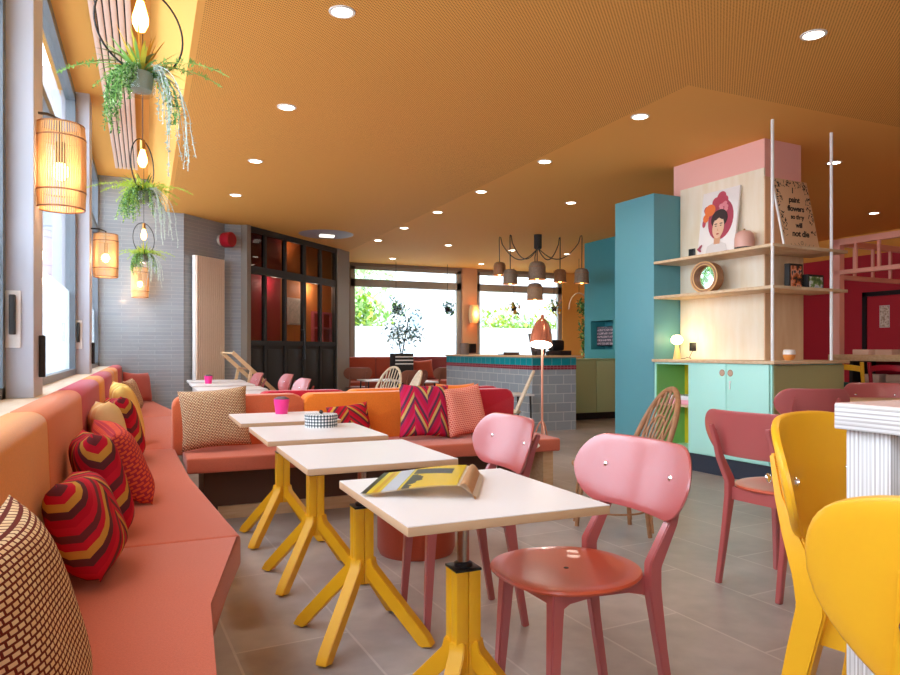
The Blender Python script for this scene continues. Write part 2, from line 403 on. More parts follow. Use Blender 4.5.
# handles on the jambs
def win_handle(y, x, z0, lab, dark=True):
    t = thing('window_latch', lab, 'window handle', (x, y, z0))
    obj('back_plate', B(-.012, .0, -.03, .03, 0, .26, bev=.003), WMET, t)
    obj('lever', B(0, .03, -.012, .012, .06, .24, bev=.004), BLKM, t)
win_handle(3.657, -.55, 1.16, 'metal and black handle on the side of the nearer column')
bpy.data.objects['window_latch'].rotation_euler = (0, 0, -PI / 2)
h2 = dup(bpy.data.objects['window_latch'], (-.56, 7.107, 1.16), -PI / 2, 'metal and black handle on the side of the farther column')
h3 = thing('window_latch', 'slim dark bar handle on the front of the nearer column', 'window handle', (-.466, 3.80, 1.02))
obj('lever', B(0, .028, -.012, .012, 0, .20, bev=.004), BLKM, h3)
h4 = dup(h3, (-.466, 7.3, 1.02), 0, 'slim dark bar handle on the front of the farther column')

# tiled walls at the far left
struct('wall_back_left', B(-.72, .49, YA, YA + .12, 0, CHU), WALLTILE, 'grey glazed tile wall at the end of the window banquette', 'wall')
def along(p, ang, L, th, z0, z1, m, name, label, cat='wall', zoff=0):
    bm = B(0, L, 0, th, z0, z1); o = struct(name, bm, m, label, cat); o.location = (p[0], p[1], 0); o.rotation_euler = (0, 0, math.radians(ang)); return o
b = prism(bmesh.new(), [(.49, YA, 0), (1.10, YA + .61, 0), (1.10, YA + .75, 0), (.41, YA + .12, 0)], (0, 0, CH))
struct('wall_diagonal_tiles', b, WALLTILE_D, 'slanted grey tiled wall behind the radiator', 'wall')
b = B(1.10, 1.42, 10.99, 11.10, 0, CH)
struct('wall_pier_tiles', b, WALLTILE, 'narrow grey tiled pier carrying the red alarm', 'wall')
struct('trim_5', B(1.395, 1.425, 10.965, 10.99, 0, CH), mat('steel edge', '#D8D8D4', .25, .6), 'bright metal edge strip on the tiled pier', 'trim')
# glazed partition (door wall) at 45 degrees
P0 = (1.44, 10.93); A45 = math.radians(44.5)
def partition():
    c, s = math.cos(A45), math.sin(A45)
    root = tag(bpy.data.objects.new('door_1', None), 'dark steel glazed partition with double door on the slanted wall', 'door', kind='structure')
    COL.objects.link(root); root.location = (P0[0], P0[1], 0); root.rotation_euler = (0, 0, A45)
    obj('jamb', bx(B(-.03, .06, 0, .12, 0, CH), 2.63, 2.80, 0, .12, 0, CH), TAUPE, root, kind='structure')
    ts = [.06, .46, 1.00, 1.56, 2.09, 2.60]
    bm = bmesh.new()
    for i, t in enumerate(ts):
        wdt = .06 if i not in (3,) else .09
        bx(bm, t - wdt / 2, t + wdt / 2, .02, .08, 0, CH)
    bx(bm, .06, 2.63, .02, .08, 2.98, CH); bx(bm, .06, 2.63, .015, .085, 2.34, 2.46); bx(bm, .06, 2.63, .02, .08, 1.22, 1.30); bx(bm, .06, 2.63, .02, .08, 0, .12)
    obj('frame', bm, BLKM, root, kind='structure')
    for i in range(5):
        a, b_ = ts[i] + .03, ts[i + 1] - .03
        obj('lower_panel', bx(B(a, b_, .045, .06, .10, 1.23), a + .05, b_ - .05, .038, .05, .18, 1.16, bev=.004), BLKM, root, kind='structure')
        obj('window_pane', B(a, b_, .05, .056, 1.28, 2.36), SMOKE2, root, kind='structure')
        obj('transom_pane', B(a, b_, .05, .056, 2.44, 3.0), SMOKE, root, kind='structure')
    obj('door_handle', tube(bmesh.new(), [(1.45, .02, .98), (1.45, -.05, .98), (1.45, -.05, 1.50), (1.45, .02, 1.50)], .013), BLK, root, kind='structure')
    # the small room behind the glass
    obj('wall_behind', B(1.39, 3.1, .40, .48, 0, CH), mat('deep orange wall', '#E08C48', .6), root, kind='structure')
    obj('wall_behind', bx(B(-.0, .05, .12, .48, 0, CH), .05, 1.39, .40, .48, 0, CH), mat('crimson wall', '#A81C34', .6), root, kind='structure')
    obj('wall_end', bx(B(3.05, 3.12, .12, .48, 0, CH), 2.80, 3.12, .03, .12, 0, CH), TAUPE, root, kind='structure')
    lamp(root, (1.0, .25, 2.28), 4, (1, .85, .70), .06); lamp(root, (2.2, .25, 2.28), 8, (1, .85, .70), .06); lamp(root, (1.6, .25, 2.95), 4, (1, .8, .6), .06)  # added point lamps without fixtures, to brighten the room behind the glass
    return root
door1 = partition()
def inP(x, y, z):
    c, s = math.cos(A45), math.sin(A45); return (P0[0] + x * c - y * s, P0[1] + x * s + y * c, z)
t = thing('wall_poster', 'white framed poster seen through the glazed partition', 'poster', inP(1.775, .398, 1.60), A45)
obj('frame', B(-.20, .20, -.03, 0, 0, .48, bev=.004), mat('white frame', '#F0EEE8', .4), t)
q = NT('botanical print', .6); n = q.noise(q.tc.outputs['Object'], 18, 4); q.col(q.ramp(n, [(.0, '#9CB0A4'), (.5, '#E8E8DE'), (.62, '#F4F2EA')], 'LINEAR'))
obj('print', B(-.17, .17, -.034, -.03, .03, .45), q.m, t)
t = thing('pink_wall_frame', 'pink lattice frame seen through the right panes of the partition', 'frame', inP(2.68, .398, 1.27), A45)
bm = bmesh.new()
for x in (-.32, 0, .30): bx(bm, x - .02, x + .02, -.05, 0, 0, .60)
for z in (0, .28, .57): bx(bm, -.32, .32, -.05, 0, z, z + .035)
obj('frame', bm, mat('hot pink paint', '#E0708A', .5), t); obj('panel', B(-.32, .32, -.01, 0, 0, .60), mat('crimson panel', '#B02040', .6), t)

# wall from the partition to the far windows, and the far window wall
struct('wall_return', B(3.44, 3.56, 13.30, YB, 0, CH), TAUPE, 'taupe return wall beside the far windows', 'wall')
bm = bmesh.new(); bx(bm, 3.3, 4.10, YB, YB + .2, 0, CH); bx(bm, 4.10, 10.0, YB, YB + .2, 0, .85); bx(bm, 4.1, 10.0, YB, YB + .2, 3.0, CH)
struct('wall_back', bm, TAUPE, 'taupe wall around the far windows', 'wall')
struct('trim_6', B(6.78, 7.16, YB - .06, YB + .15, .8, CH), mat('tan pier', '#D2A884', .6), 'tan pier between the two far windows', 'pier')
struct('wall_back_right', B(9.56, XR + .1, YB - .02, YB + .2, 0, CH), mat('orange wall with yellow light in colour', '#F6C468', .7), 'orange lit wall right of the far windows', 'wall')  # colour lightened to yellow, standing in for light on the wall
def far_window(n, x0, x1, label):
    bm = bmesh.new()
    for x in (x0, x1 - .11): bx(bm, x, x + .11, YB + .02, YB + .12, .85, 3.0)
    bx(bm, x0, x1, YB + .02, YB + .12, 2.93, 3.0); bx(bm, x0, x1, YB + .02, YB + .12, 2.55, 2.72); bx(bm, x0, x1, YB + .02, YB + .12, .85, .92)
    f = struct('window_%d' % n, bm, WINGREY, label, 'window')
    obj('window_glass', B(x0 + .1, x1 - .1, YB + .06, YB + .066, .92, 2.95), GLASS, f, kind='structure')
    obj('window_film', B(x0 + .1, x1 - .1, YB + .07, YB + .073, .92, 1.68), FILM, f, kind='structure')
far_window(5, 4.10, 6.78, 'left one of the two far windows')
far_window(6, 7.16, 9.56, 'right one of the two far windows')
struct('wall_right', bx(B(XR, XR + .12, YN, 6.6, 0, CH), XR, XR + .12, 8.9, YB, 0, CH), ORW, 'orange stretch of the right wall', 'wall')
bm = bmesh.new(); bx(bm, XR, XR + .1, 6.6, 8.9, 0, 2.72)
struct('wall_right_red', bm, REDW, 'crimson stretch of the right wall with the black door frame', 'wall')
struct('wall_right_upper', B(XR + .01, XR + .12, 6.6, 8.9, 2.72, CH), ORW, 'orange band above the crimson wall', 'wall')
struct('wall_right_side', B(7.9, XR, 9.3, 9.42, 0, 2.72), REDW, 'crimson cross wall behind the pink pergola', 'wall')
# wall behind the camera, unseen and closed up to cut light on faces turned to it
bm = B(-.72, XR, YN - .1, YN, 0, CHU)
struct('wall_near', bm, LILAC, 'plain wall behind the camera', 'wall')

# ------------------------------------------------------------------ teal block, pink column, shelf unit
CA = math.radians(3.1); CO = (4.71, 5.53)
def cabw(x, y, z=0):   # local frame: x into the cabinet, y away from camera
    return (CO[0] + x * math.cos(CA) - y * math.sin(CA), CO[1] + x * math.sin(CA) + y * math.cos(CA), z)
def catbox(name, m, label, cat, *b, **k):
    o = obj(name, B(*b, **k), m, loc=cabw(0, 0), rot=(0, 0, CA)); return tag(o, label, cat)
tb = catbox('teal_pillar', TEAL, 'tall teal painted box beside the open shelves', 'pillar', 0, .92, .03, .62, 0, 2.74, bev=.003)
struct('wall_column', B(.37, .87, -.98, .13, 1.06, CH), PKW, 'pink column rising above the plywood shelf back', 'column')
bpy.data.objects['wall_column'].location = cabw(0, 0); bpy.data.objects['wall_column'].rotation_euler = (0, 0, CA)
def shelf_unit():
    r = thing('shelf_cabinet', 'mint cabinet with plywood back, two long shelves and white poles', 'shelf cabinet', cabw(0, 0), CA)
    obj('plinth', B(.05, .90, -1.33, .02, 0, .175), NAVY, r)
    bm = bmesh.new(); z0, z1 = .175, 1.03
    bx(bm, 0, .92, 0, .02, z0, z1); bx(bm, 0, .92, -.445, -.43, z0, z1); bx(bm, 0, .92, -1.35, -1.33, z0, z1)
    bx(bm, 0, .92, -1.35, .02, z0, z0 + .02); bx(bm, 0, .92, -1.35, .02, z1 - .02, z1); bx(bm, .40, .42, -1.35, .02, z0, z1)
    obj('body', bm, MINT, r)
    obj('side_panel', B(.015, .93, -1.358, -1.351, z0 - .1, z1 - .01), OLIVE, r, label='olive green end panel')
    obj('compartment_side', B(.01, .385, -.008, -.001, z0 + .02, z1 - .02), GREENIN, r, label='green side of the open compartment')
    obj('compartment_back', B(.385, .399, -.43, 0, z0 + .02, z1 - .02), YELIN, r, label='yellow back of the open compartment')
    obj('inner_shelf', B(.01, .39, -.43, -.008, .60, .618), SHELFW, r)
    for i, (a, b_) in enumerate(((-.885, -.447), (-1.330, -.892))):
        d = obj('door', B(-.018, 0, a, b_, z0 + .01, z1 - .005, bev=.002), MINT, r)
        y = -.845 if i == 0 else -.935
        d2 = obj('finger_hole', lathe(bmesh.new(), [(0, 0), (.030, 0), (.034, .002), (.034, .006)], seg=24), mat('hole rim wood', '#A88468', .6), d, loc=(-.0182, y, .945), rot=(0, PI / 2, 0))
        obj('hole_inside', lathe(bmesh.new(), [(0, 0), (.024, 0)], seg=20), mat('hole inside', '#C9A58C', .7), d2, loc=(0, 0, -.002))
        if i == 1: obj('key', bx(B(-.028, -.018, y - .004, y + .004, .80, .855), -.026, -.02, y - .01, y + .01, .855, .875), WMET, d)
    obj('worktop', B(-.03, .97, -1.39, .03, 1.03, 1.058, bev=.003), SHELFW, r)
    obj('plywood_back', B(.352, .368, -.99, .02, 1.058, 2.80), PLY, r)
    obj('plywood_end', B(.352, .875, -1.0, -.985, 1.058, 2.72), PLYSIDE, r, label='warm toned plywood end panel')
    for z in (1.665, 2.015):
        bm = B(-.012, .352, -1.37, .02, z, z + .026, bev=.002); bx(bm, .352, .97, -1.37, -1.0, z, z + .026, bev=.002)
        obj('shelf', bm, SHELFW, r)
    for x in (0, .765):
        obj('pole', tube(bmesh.new(), [(x - .004, -1.355, 1.058), (x - .004, -1.355, CH)], .0135, 16), WMET, r)
    return r
shelf_unit()

# ------------------------------------------------------------------ bar, back counter, teal wall
def bar():
    r = thing('bar_counter', 'tiled bar counter with teal top row and burgundy stripe', 'counter', (4.96, 8.39, 0))
    L = (5.69 - 4.96, 11.4 - 8.39)
    obj('body', B(0, L[0], 0, L[1], 0, .872), BARTILE, r); obj('tile_stripe', B(-.004, L[0] + .004, -.004, L[1], .872, .93), REDTILE, r, label='burgundy mosaic stripe')
    obj('tile_row', B(-.002, L[0] + .002, -.002, L[1], .93, 1.045), TEALTILE, r, label='teal glazed tile row')
    obj('worktop', B(-.04, L[0] + .08, -.04, L[1], 1.045, 1.07, bev=.004), BEECH, r)
bar()
r = thing('back_counter', 'sage green two door cabinet right of the tiled bar', 'cabinet', (6.05, 9.42, 0))
obj('plinth', B(.12, 1.9, .12, .55, 0, .12), BLKM, r); obj('body', B(0, 1.95, .02, .6, .12, .985), SAGE, r); obj('worktop', B(-.01, 1.96, -.01, .6, .985, 1.005), SAGE, r)
for a, b_ in ((0.01, .74), (.75, 1.42)): obj('door', B(a, b_, 0, .02, .13, .975, bev=.002), SAGE, r)
def teal_wall():
    bm = bmesh.new(); x0 = 7.25
    bx(bm, x0, x0 + .4, 9.44, 9.60, 1.006, CH); bx(bm, x0, x0 + .4, 10.22, 10.42, 1.006, CH)
    bx(bm, x0, x0 + .4, 9.60, 10.22, 1.66, CH); bx(bm, x0, x0 + .4, 9.60, 10.22, 1.006, 1.16); bx(bm, x0 + .3, x0 + .4, 9.60, 10.22, 1.1, 1.7)
    bx(bm, x0, x0 + .4, 10.03, 10.42, 0, 1.006)
    struct('wall_teal', bm, TEALW, 'teal wall with screen niche above the sage cabinet', 'wall')
teal_wall()
q = NT('menu screen picture', .3); o_ = q.xyz(q.tc.outputs['Object'])
ln = q.math('GREATER_THAN', q.math('FRACT', q.math('MULTIPLY', o_[2], 17)), .45); nz = q.math('GREATER_THAN', q.noise(q.tc.outputs['Object'], 42, 2), .48)
cc = q.mix(q.math('MULTIPLY', ln, nz), '#2B2736', '#9A8088'); q.col(cc); q.l(cc, q.b.inputs['Emission Color']); q.b.inputs['Emission Strength'].default_value = .35
t = thing('menu_screen', 'small dark menu screen in the teal wall niche', 'screen', (7.33, 9.66, 1.22))
obj('casing', B(0, .04, 0, .50, 0, .34, bev=.004), BLK, t); obj('display', B(-.003, 0, .015, .485, .015, .325), q.m, t)

# ------------------------------------------------------------------ long window banquette and partition sofas
def sm_edge(pts): return pts
def banquette():
    r = thing('window_banquette', 'long salmon banquette with striped coloured backs under the left windows', 'banquette', (0, 0, 0))
    edge = [(.14, .35), (.14, 1.56), (.15, 2.01), (.33, 2.71), (.22, 4.03), (.19, 5.31), (.22, 6.6), (.30, 8.6), (.17, 9.55), (.10, 10.34)]
    def ex(y):
        for (a, b), (c, d) in zip(edge, edge[1:]):
            if b <= y <= d: return a + (c - a) * (y - b) / (d - b)
        return edge[-1][0]
    segs = [(.35, 2.71), (2.71, 5.31), (5.31, 7.9), (7.9, 10.34)]
    for a, b in segs:
        pts = [(-.30, a + .002), (ex(a), a + .002)] + [p for p in edge if a + .01 < p[1] < b - .01] + [(ex(b), b - .002), (-.30, b - .002)]
        bm = prism(bmesh.new(), [(x, y, .335) for x, y in pts], (0, 0, .115))
        bmesh.ops.bevel(bm, geom=list(bm.edges), offset=.014, segments=3, profile=.5, affect='EDGES')
        obj('seat_cushion', bm, SEATF, r)
    pl = [(-.40, .35)] + [(x - .10, y) for x, y in edge] + [(-.40, 10.34)]
    obj('base', prism(bmesh.new(), [(x, y, .0) for x, y in pl], (0, 0, .335)), BEECH, r)
    backs = [(.35, 1.25, F_MAG), (1.25, 2.62, F_YO), (2.62, 3.94, F_SAL), (3.94, 5.35, F_MAG), (5.35, 6.05, F_YO), (6.05, 7.3, F_MAG), (7.3, 7.9, F_PEACH), (7.9, 8.8, F_YO), (8.8, 10.34, F_RED)]
    for a, b, m in backs:
        prof = [(-.405, .40), (-.405, .948)]
        prof += [(-.35 + .055 * math.sin(t) * 1.0, .905 + .045 * math.cos(t)) for t in [i * PI / 16 for i in range(0, 9)]]
        prof += [(-.287, .70), (-.28, .40)]
        n = 4; bm = bmesh.new(); rings = []
        cols_ = [(a + .001, .016), (a + .007, .006), (a + .02, 0), (b - .02, 0), (b - .007, .006), (b - .001, .016)]
        for y, ins in cols_:
            cx, cz = -.34, .65
            rings.append([bm.verts.new((x - (ins if x > cx else 0), y, z - (ins if z > .9 else 0))) for x, z in prof])
        for p, q_ in zip(rings, rings[1:]):
            for k in range(len(prof)): bm.faces.new((p[k], p[(k + 1) % len(prof)], q_[(k + 1) % len(prof)], q_[k]))
        bm.faces.new(rings[0]); bm.faces.new(list(reversed(rings[-1])))
        obj('back_panel', bm, m, r, smooth=50)
    return r
banquette()
def rounded_back(x0, x1, y0, y1, z0, z1, rad=.07):
    """upright cushion whose top corners (seen from the front) and front edge are rounded"""
    pts = [(x0, z0)]
    for cx, cz, a0 in ((x0 + rad, z1 - rad, PI), (x1 - rad, z1 - rad, PI / 2)):
        pts += [(cx + rad * math.cos(a0 - i * PI / 12), cz + rad * math.sin(a0 - i * PI / 12)) for i in range(7)]
    pts.append((x1, z0))
    bm = prism(bmesh.new(), [(x, y0, z) for x, z in pts], (0, y1 - y0, 0))
    bmesh.ops.bevel(bm, geom=[e for e in bm.edges if abs(e.verts[0].co.y - e.verts[1].co.y) < 1e-6], offset=.025, segments=3, profile=.5, affect='EDGES')
    return bm
def partition_sofa():
    r = thing('partition_sofa', 'salmon bench sofa with orange and red backs crossing behind the tables', 'sofa', (0, 0, 0))
    bm = prism(bmesh.new(), [(.24, 4.70, .355), (2.99, 4.62, .355), (3.02, 5.16, .355), (2.95, 5.40, .355), (.24, 5.40, .355)], (0, 0, .1))
    bmesh.ops.bevel(bm, geom=list(bm.edges), offset=.014, segments=3, profile=.5, affect='EDGES'); obj('seat_cushion', bm, SEATF, r)
    obj('base', B(.36, 2.9, 4.94, 5.45, 0, .355), mat('brown base panel', '#5A3A28', .6), r)
    obj('plinth', B(.45, 2.9, 4.915, 4.94, 0, .085), BEECH, r, label='pale wooden plinth strip')
    obj('end_panel', bx(B(2.9, 2.97, 4.70, 5.14, 0, .355), 2.88, 2.9, 4.70, 5.12, .0, .355), BEECH, r)
    for a, b, m in ((.17, 1.10, fabric('burnt salmon fabric', '#DC7248')), (1.10, 2.10, F_OR), (2.10, 2.92, F_RED)):
        obj('back_panel', rounded_back(a + .002, b - .002, 5.24, 5.44, .44 if a > .3 else .40, .815), m, r, smooth=50)
    return r
partition_sofa()
r = thing('rear_sofa', 'crimson bench sofa standing back to back behind the partition sofa', 'sofa', (0, 0, 0))
obj('seat_cushion', B(.8, 2.74, 5.60, 6.15, .35, .45, bev=.014), SEATF, r); obj('base', B(.85, 2.7, 5.47, 6.0, 0, .35), BEECH, r)
for a, b, m in ((.8, 1.5, F_RED), (1.5, 2.2, F_OR), (2.2, 2.9, F_RED)): obj('back_panel', rounded_back(a + .002, b - .002, 5.455, 5.60, .40, .828), m, r, smooth=50)

# pillows
def pillow(name, m, w, h, t, label, loc, rot, group=None, cat='cushion', back=None, seed=0):
    rnd = random.Random(seed); bm = bmesh.new(); N = 20; ph = [rnd.uniform(0, 6) for _ in range(6)]
    uvl = bm.loops.layers.uv.new('UVMap'); grid = {}
    for s in (-1, 1):
        for i in range(N + 1):
            for j in range(N + 1):
                x = -1 + 2 * i / N; y = -1 + 2 * j / N; rim = i in (0, N) or j in (0, N)
                if s == 1 and rim: grid[(s, i, j)] = grid[(-1, i, j)]; continue
                e = max(0, (1 - x ** 4)) * max(0, (1 - y ** 4)); th = (e ** .55)
                pinch = 1 - .075 * (1 - x * x) * (y * y) ** 2; pinch2 = 1 - .075 * (1 - y * y) * (x * x) ** 2
                wr = .05 * math.sin(3.1 * x + ph[0]) * math.sin(2.7 * y + ph[1]) + .03 * math.sin(6 * x + ph[2] + 3 * y)
                px = x * w / 2 * pinch2; py = y * h / 2 * pinch
                pz = s * t / 2 * th * (1 + wr) + .012 * math.sin(2 * x + ph[3]) * (1 if not rim else .6)
                grid[(s, i, j)] = bm.verts.new((px, py, pz))
    for s in (-1, 1):
        for i in range(N):
            for j in range(N):
                ids = [(i, j), (i + 1, j), (i + 1, j + 1), (i, j + 1)]
                if s < 0: ids.reverse()
                f = bm.faces.new([grid[(s, a, b)] for a, b in ids]); f.material_index = 0 if s > 0 or back is None else 1
                for lp, (a, b) in zip(f.loops, ids): lp[uvl].uv = (a / N, b / N)
    o = obj(name, bm, [m] + ([back] if back else []), smooth=180); o.location = loc; o.rotation_mode = 'XYZ'
    o.rotation_euler = rot
    return tag(o, label, cat, group)
def lean(loc_xy, w, h, face_deg, tilt_deg, roll_deg, zs, m, label, t=.16, seed=0, group=None, back=None):
    """pillow standing on its lower edge at seat height zs, facing face_deg (0=+X), leaning back by tilt"""
    R = Matrix.Rotation(math.radians(face_deg), 4, 'Z') @ Matrix.Rotation(math.radians(-tilt_deg), 4, 'Y') @ Matrix(((0, 0, 1, 0), (1, 0, 0, 0), (0, 1, 0, 0), (0, 0, 0, 1))) @ Matrix.Rotation(math.radians(roll_deg), 4, 'Z')
    rr = abs(math.radians(roll_deg)); ext = (math.cos(rr) * h / 2 + math.sin(rr) * w / 2) * math.cos(math.radians(tilt_deg)) * .96
    zc = zs + ext + .012
    o = pillow('cushion', m, w, h, t, label, (loc_xy[0], loc_xy[1], zc), R.to_euler('XYZ'), group, back=back, seed=seed)
    return o
GW = 'cushions along the window banquette'
lean((-.205, 1.34), .41, .41, -8, 15, 4, .45, HOUND, 'brown and cream woven cushion nearest the camera on the window banquette', .15, 1, GW)
lean((-.17, 2.42), .40, .31, 2, 22, -5, .45, HERR2, 'low red chevron cushion nearest the woven one', .17, 2, GW)
lean((-.155, 2.98), .40, .39, 8, 16, -3, .45, HERR2, 'upright red chevron cushion leaning before the orange lattice cushion', .15, 3, GW)
lean((-.10, 3.55), .42, .37, 14, 26, 5, .45, LATT, 'orange lattice cushion behind the chevron cushion', .15, 4, GW)
lean((-.17, 4.12), .44, .42, 14, 12, -4, .45, CREAM, 'cream peach cushion behind the orange lattice cushion', .16, 5, GW)
lean((-.13, 4.90), .46, .40, 14, 16, -4, .45, HERR2, 'red and gold cushion before the yellow cushion', .15, 6, GW)
lean((-.13, 5.70), .46, .46, 12, 16, 2, .45, YSTR, 'pale yellow striped cushion halfway down the banquette', .17, 7, GW)
lean((-.14, 8.6), .40, .37, -15, 18, 3, .45, HOUND2, 'small checked cushion near the tiled wall', .14, 8, GW)
lean((-.10, 10.02), .42, .40, -45, 14, -4, .45, F_TERRA, 'plain terracotta cushion in the corner by the tiled wall', .15, 9, GW)
GS = 'cushions on the partition sofa'
lean((.44, 5.05), .46, .42, -92, 14, 4, .455, HOUND, 'brown and cream woven cushion at the left end of the partition sofa', .14, 10, GS)
lean((1.42, 5.10), .34, .27, -86, 16, 6, .455, HERR2, 'red patterned cushion behind the white tables', .14, 11, GS)
lean((2.00, 5.03), .42, .42, -90, 12, -3, .455, HERR, 'magenta herringbone cushion on the partition sofa', .14, 12, GS)
lean((2.33, 5.0), .36, .40, -84, 14, 5, .455, LATTP, 'orange lattice cushion next to the magenta one', .13, 13, GS)
lean((2.33, 5.165), .34, .42, -90, 4, 0, .455, F_OR, 'plain orange cushion tucked behind the orange lattice cushion', .07, 14, GS)

# ------------------------------------------------------------------ cafe tables
def cafe_table(label, loc, rz=0, w=.57, d=.62):
    r = thing('cafe_table', label, 'table', loc, rz, 'white topped cafe tables with yellow bases')
    bm = B(-w / 2, w / 2, -d / 2, d / 2, .716, .738, bev=.002)
    bx(bm, -w / 2 + .001, w / 2 - .001, -d / 2 + .001, d / 2 - .001, .7381, .7402, mi=1)
    obj('tabletop', bm, [TEDGE, WHITE], r)
    obj('mounting_plate', B(-.12, .12, -.12, .12, .706, .716), BLK, r)
    obj('post', lathe(bmesh.new(), [(.0175, .51), (.0175, .71)], seg=20), STEEL, r)
    obj('collar', lathe(B(-.0405, .0405, -.0405, .0405, .520, .528, bev=.002), [(.028, .528), (.027, .537), (.020, .541), (.018, .542)], seg=20), BLK, r)
    bm = bmesh.new()
    for sx in (-1, 1):
        for sy in (-1, 1): bx(bm, min(0, sx * .0385) + (.0008 if sx > 0 else 0), max(0, sx * .0385) - (.0008 if sx < 0 else 0), min(0, sy * .0385) + (.0008 if sy > 0 else 0), max(0, sy * .0385) - (.0008 if sy < 0 else 0), .22, .520, bev=.0025)
    obj('column', bm, YEL, r)
    for sx in (-1, 1):
        for sy in (-1, 1):
            bm = sweep(bmesh.new(), [(sx * .020, sy * .018, .315), (sx * .028, sy * .028, .275), (sx * .193, sy * .193, .03), (sx * .205, sy * .205, .0)], (.046, .050), (1 * sx, -1 * sy, 0))
            bmesh.ops.bevel(bm, geom=list(bm.edges), offset=.003, segments=2, affect='EDGES')
            l = obj('leg', bm, YEL, r); 
    for c in list(r.children):
        if c.name.startswith('leg'):
            for v in c.data.vertices: v.co.z = max(v.co.z, .006)
    return r
T1 = cafe_table('white cafe table nearest the camera with the yellow magazine', (.84, 1.81, 0))
dup(T1, (.795, 2.68, 0), 0, 'second white cafe table, empty, behind the magazine table')
dup(T1, (.785, 3.47, 0), 0, 'third white cafe table carrying the checked tin')
dup(T1, (.77, 4.30, 0), 0, 'fourth white cafe table carrying the pink cup before the sofa')
def ped_table(label, loc):
    r = thing('pedestal_table', label, 'table', loc, 0, 'white pedestal tables behind the partition sofa')
    bm = B(-.35, .35, -.33, .33, .716, .74, bev=.002); obj('tabletop', bm, WHITE, r)
    obj('column', B(-.035, .035, -.035, .035, .02, .716, bev=.003), WMET, r); obj('base', B(-.2, .2, -.2, .2, 0, .02, bev=.004), WMET, r); return r
PT = ped_table('white pedestal table just behind the partition sofa', (.82, 6.85, 0))
dup(PT, (.83, 7.75, 0), 0, 'middle white pedestal table, second behind the partition sofa')
dup(PT, (.84, 8.75, 0), 0, 'white pedestal table with the rear pink cup')
dup(PT, (.86, 9.72, 0), 0, 'farthest white pedestal table by the radiator')

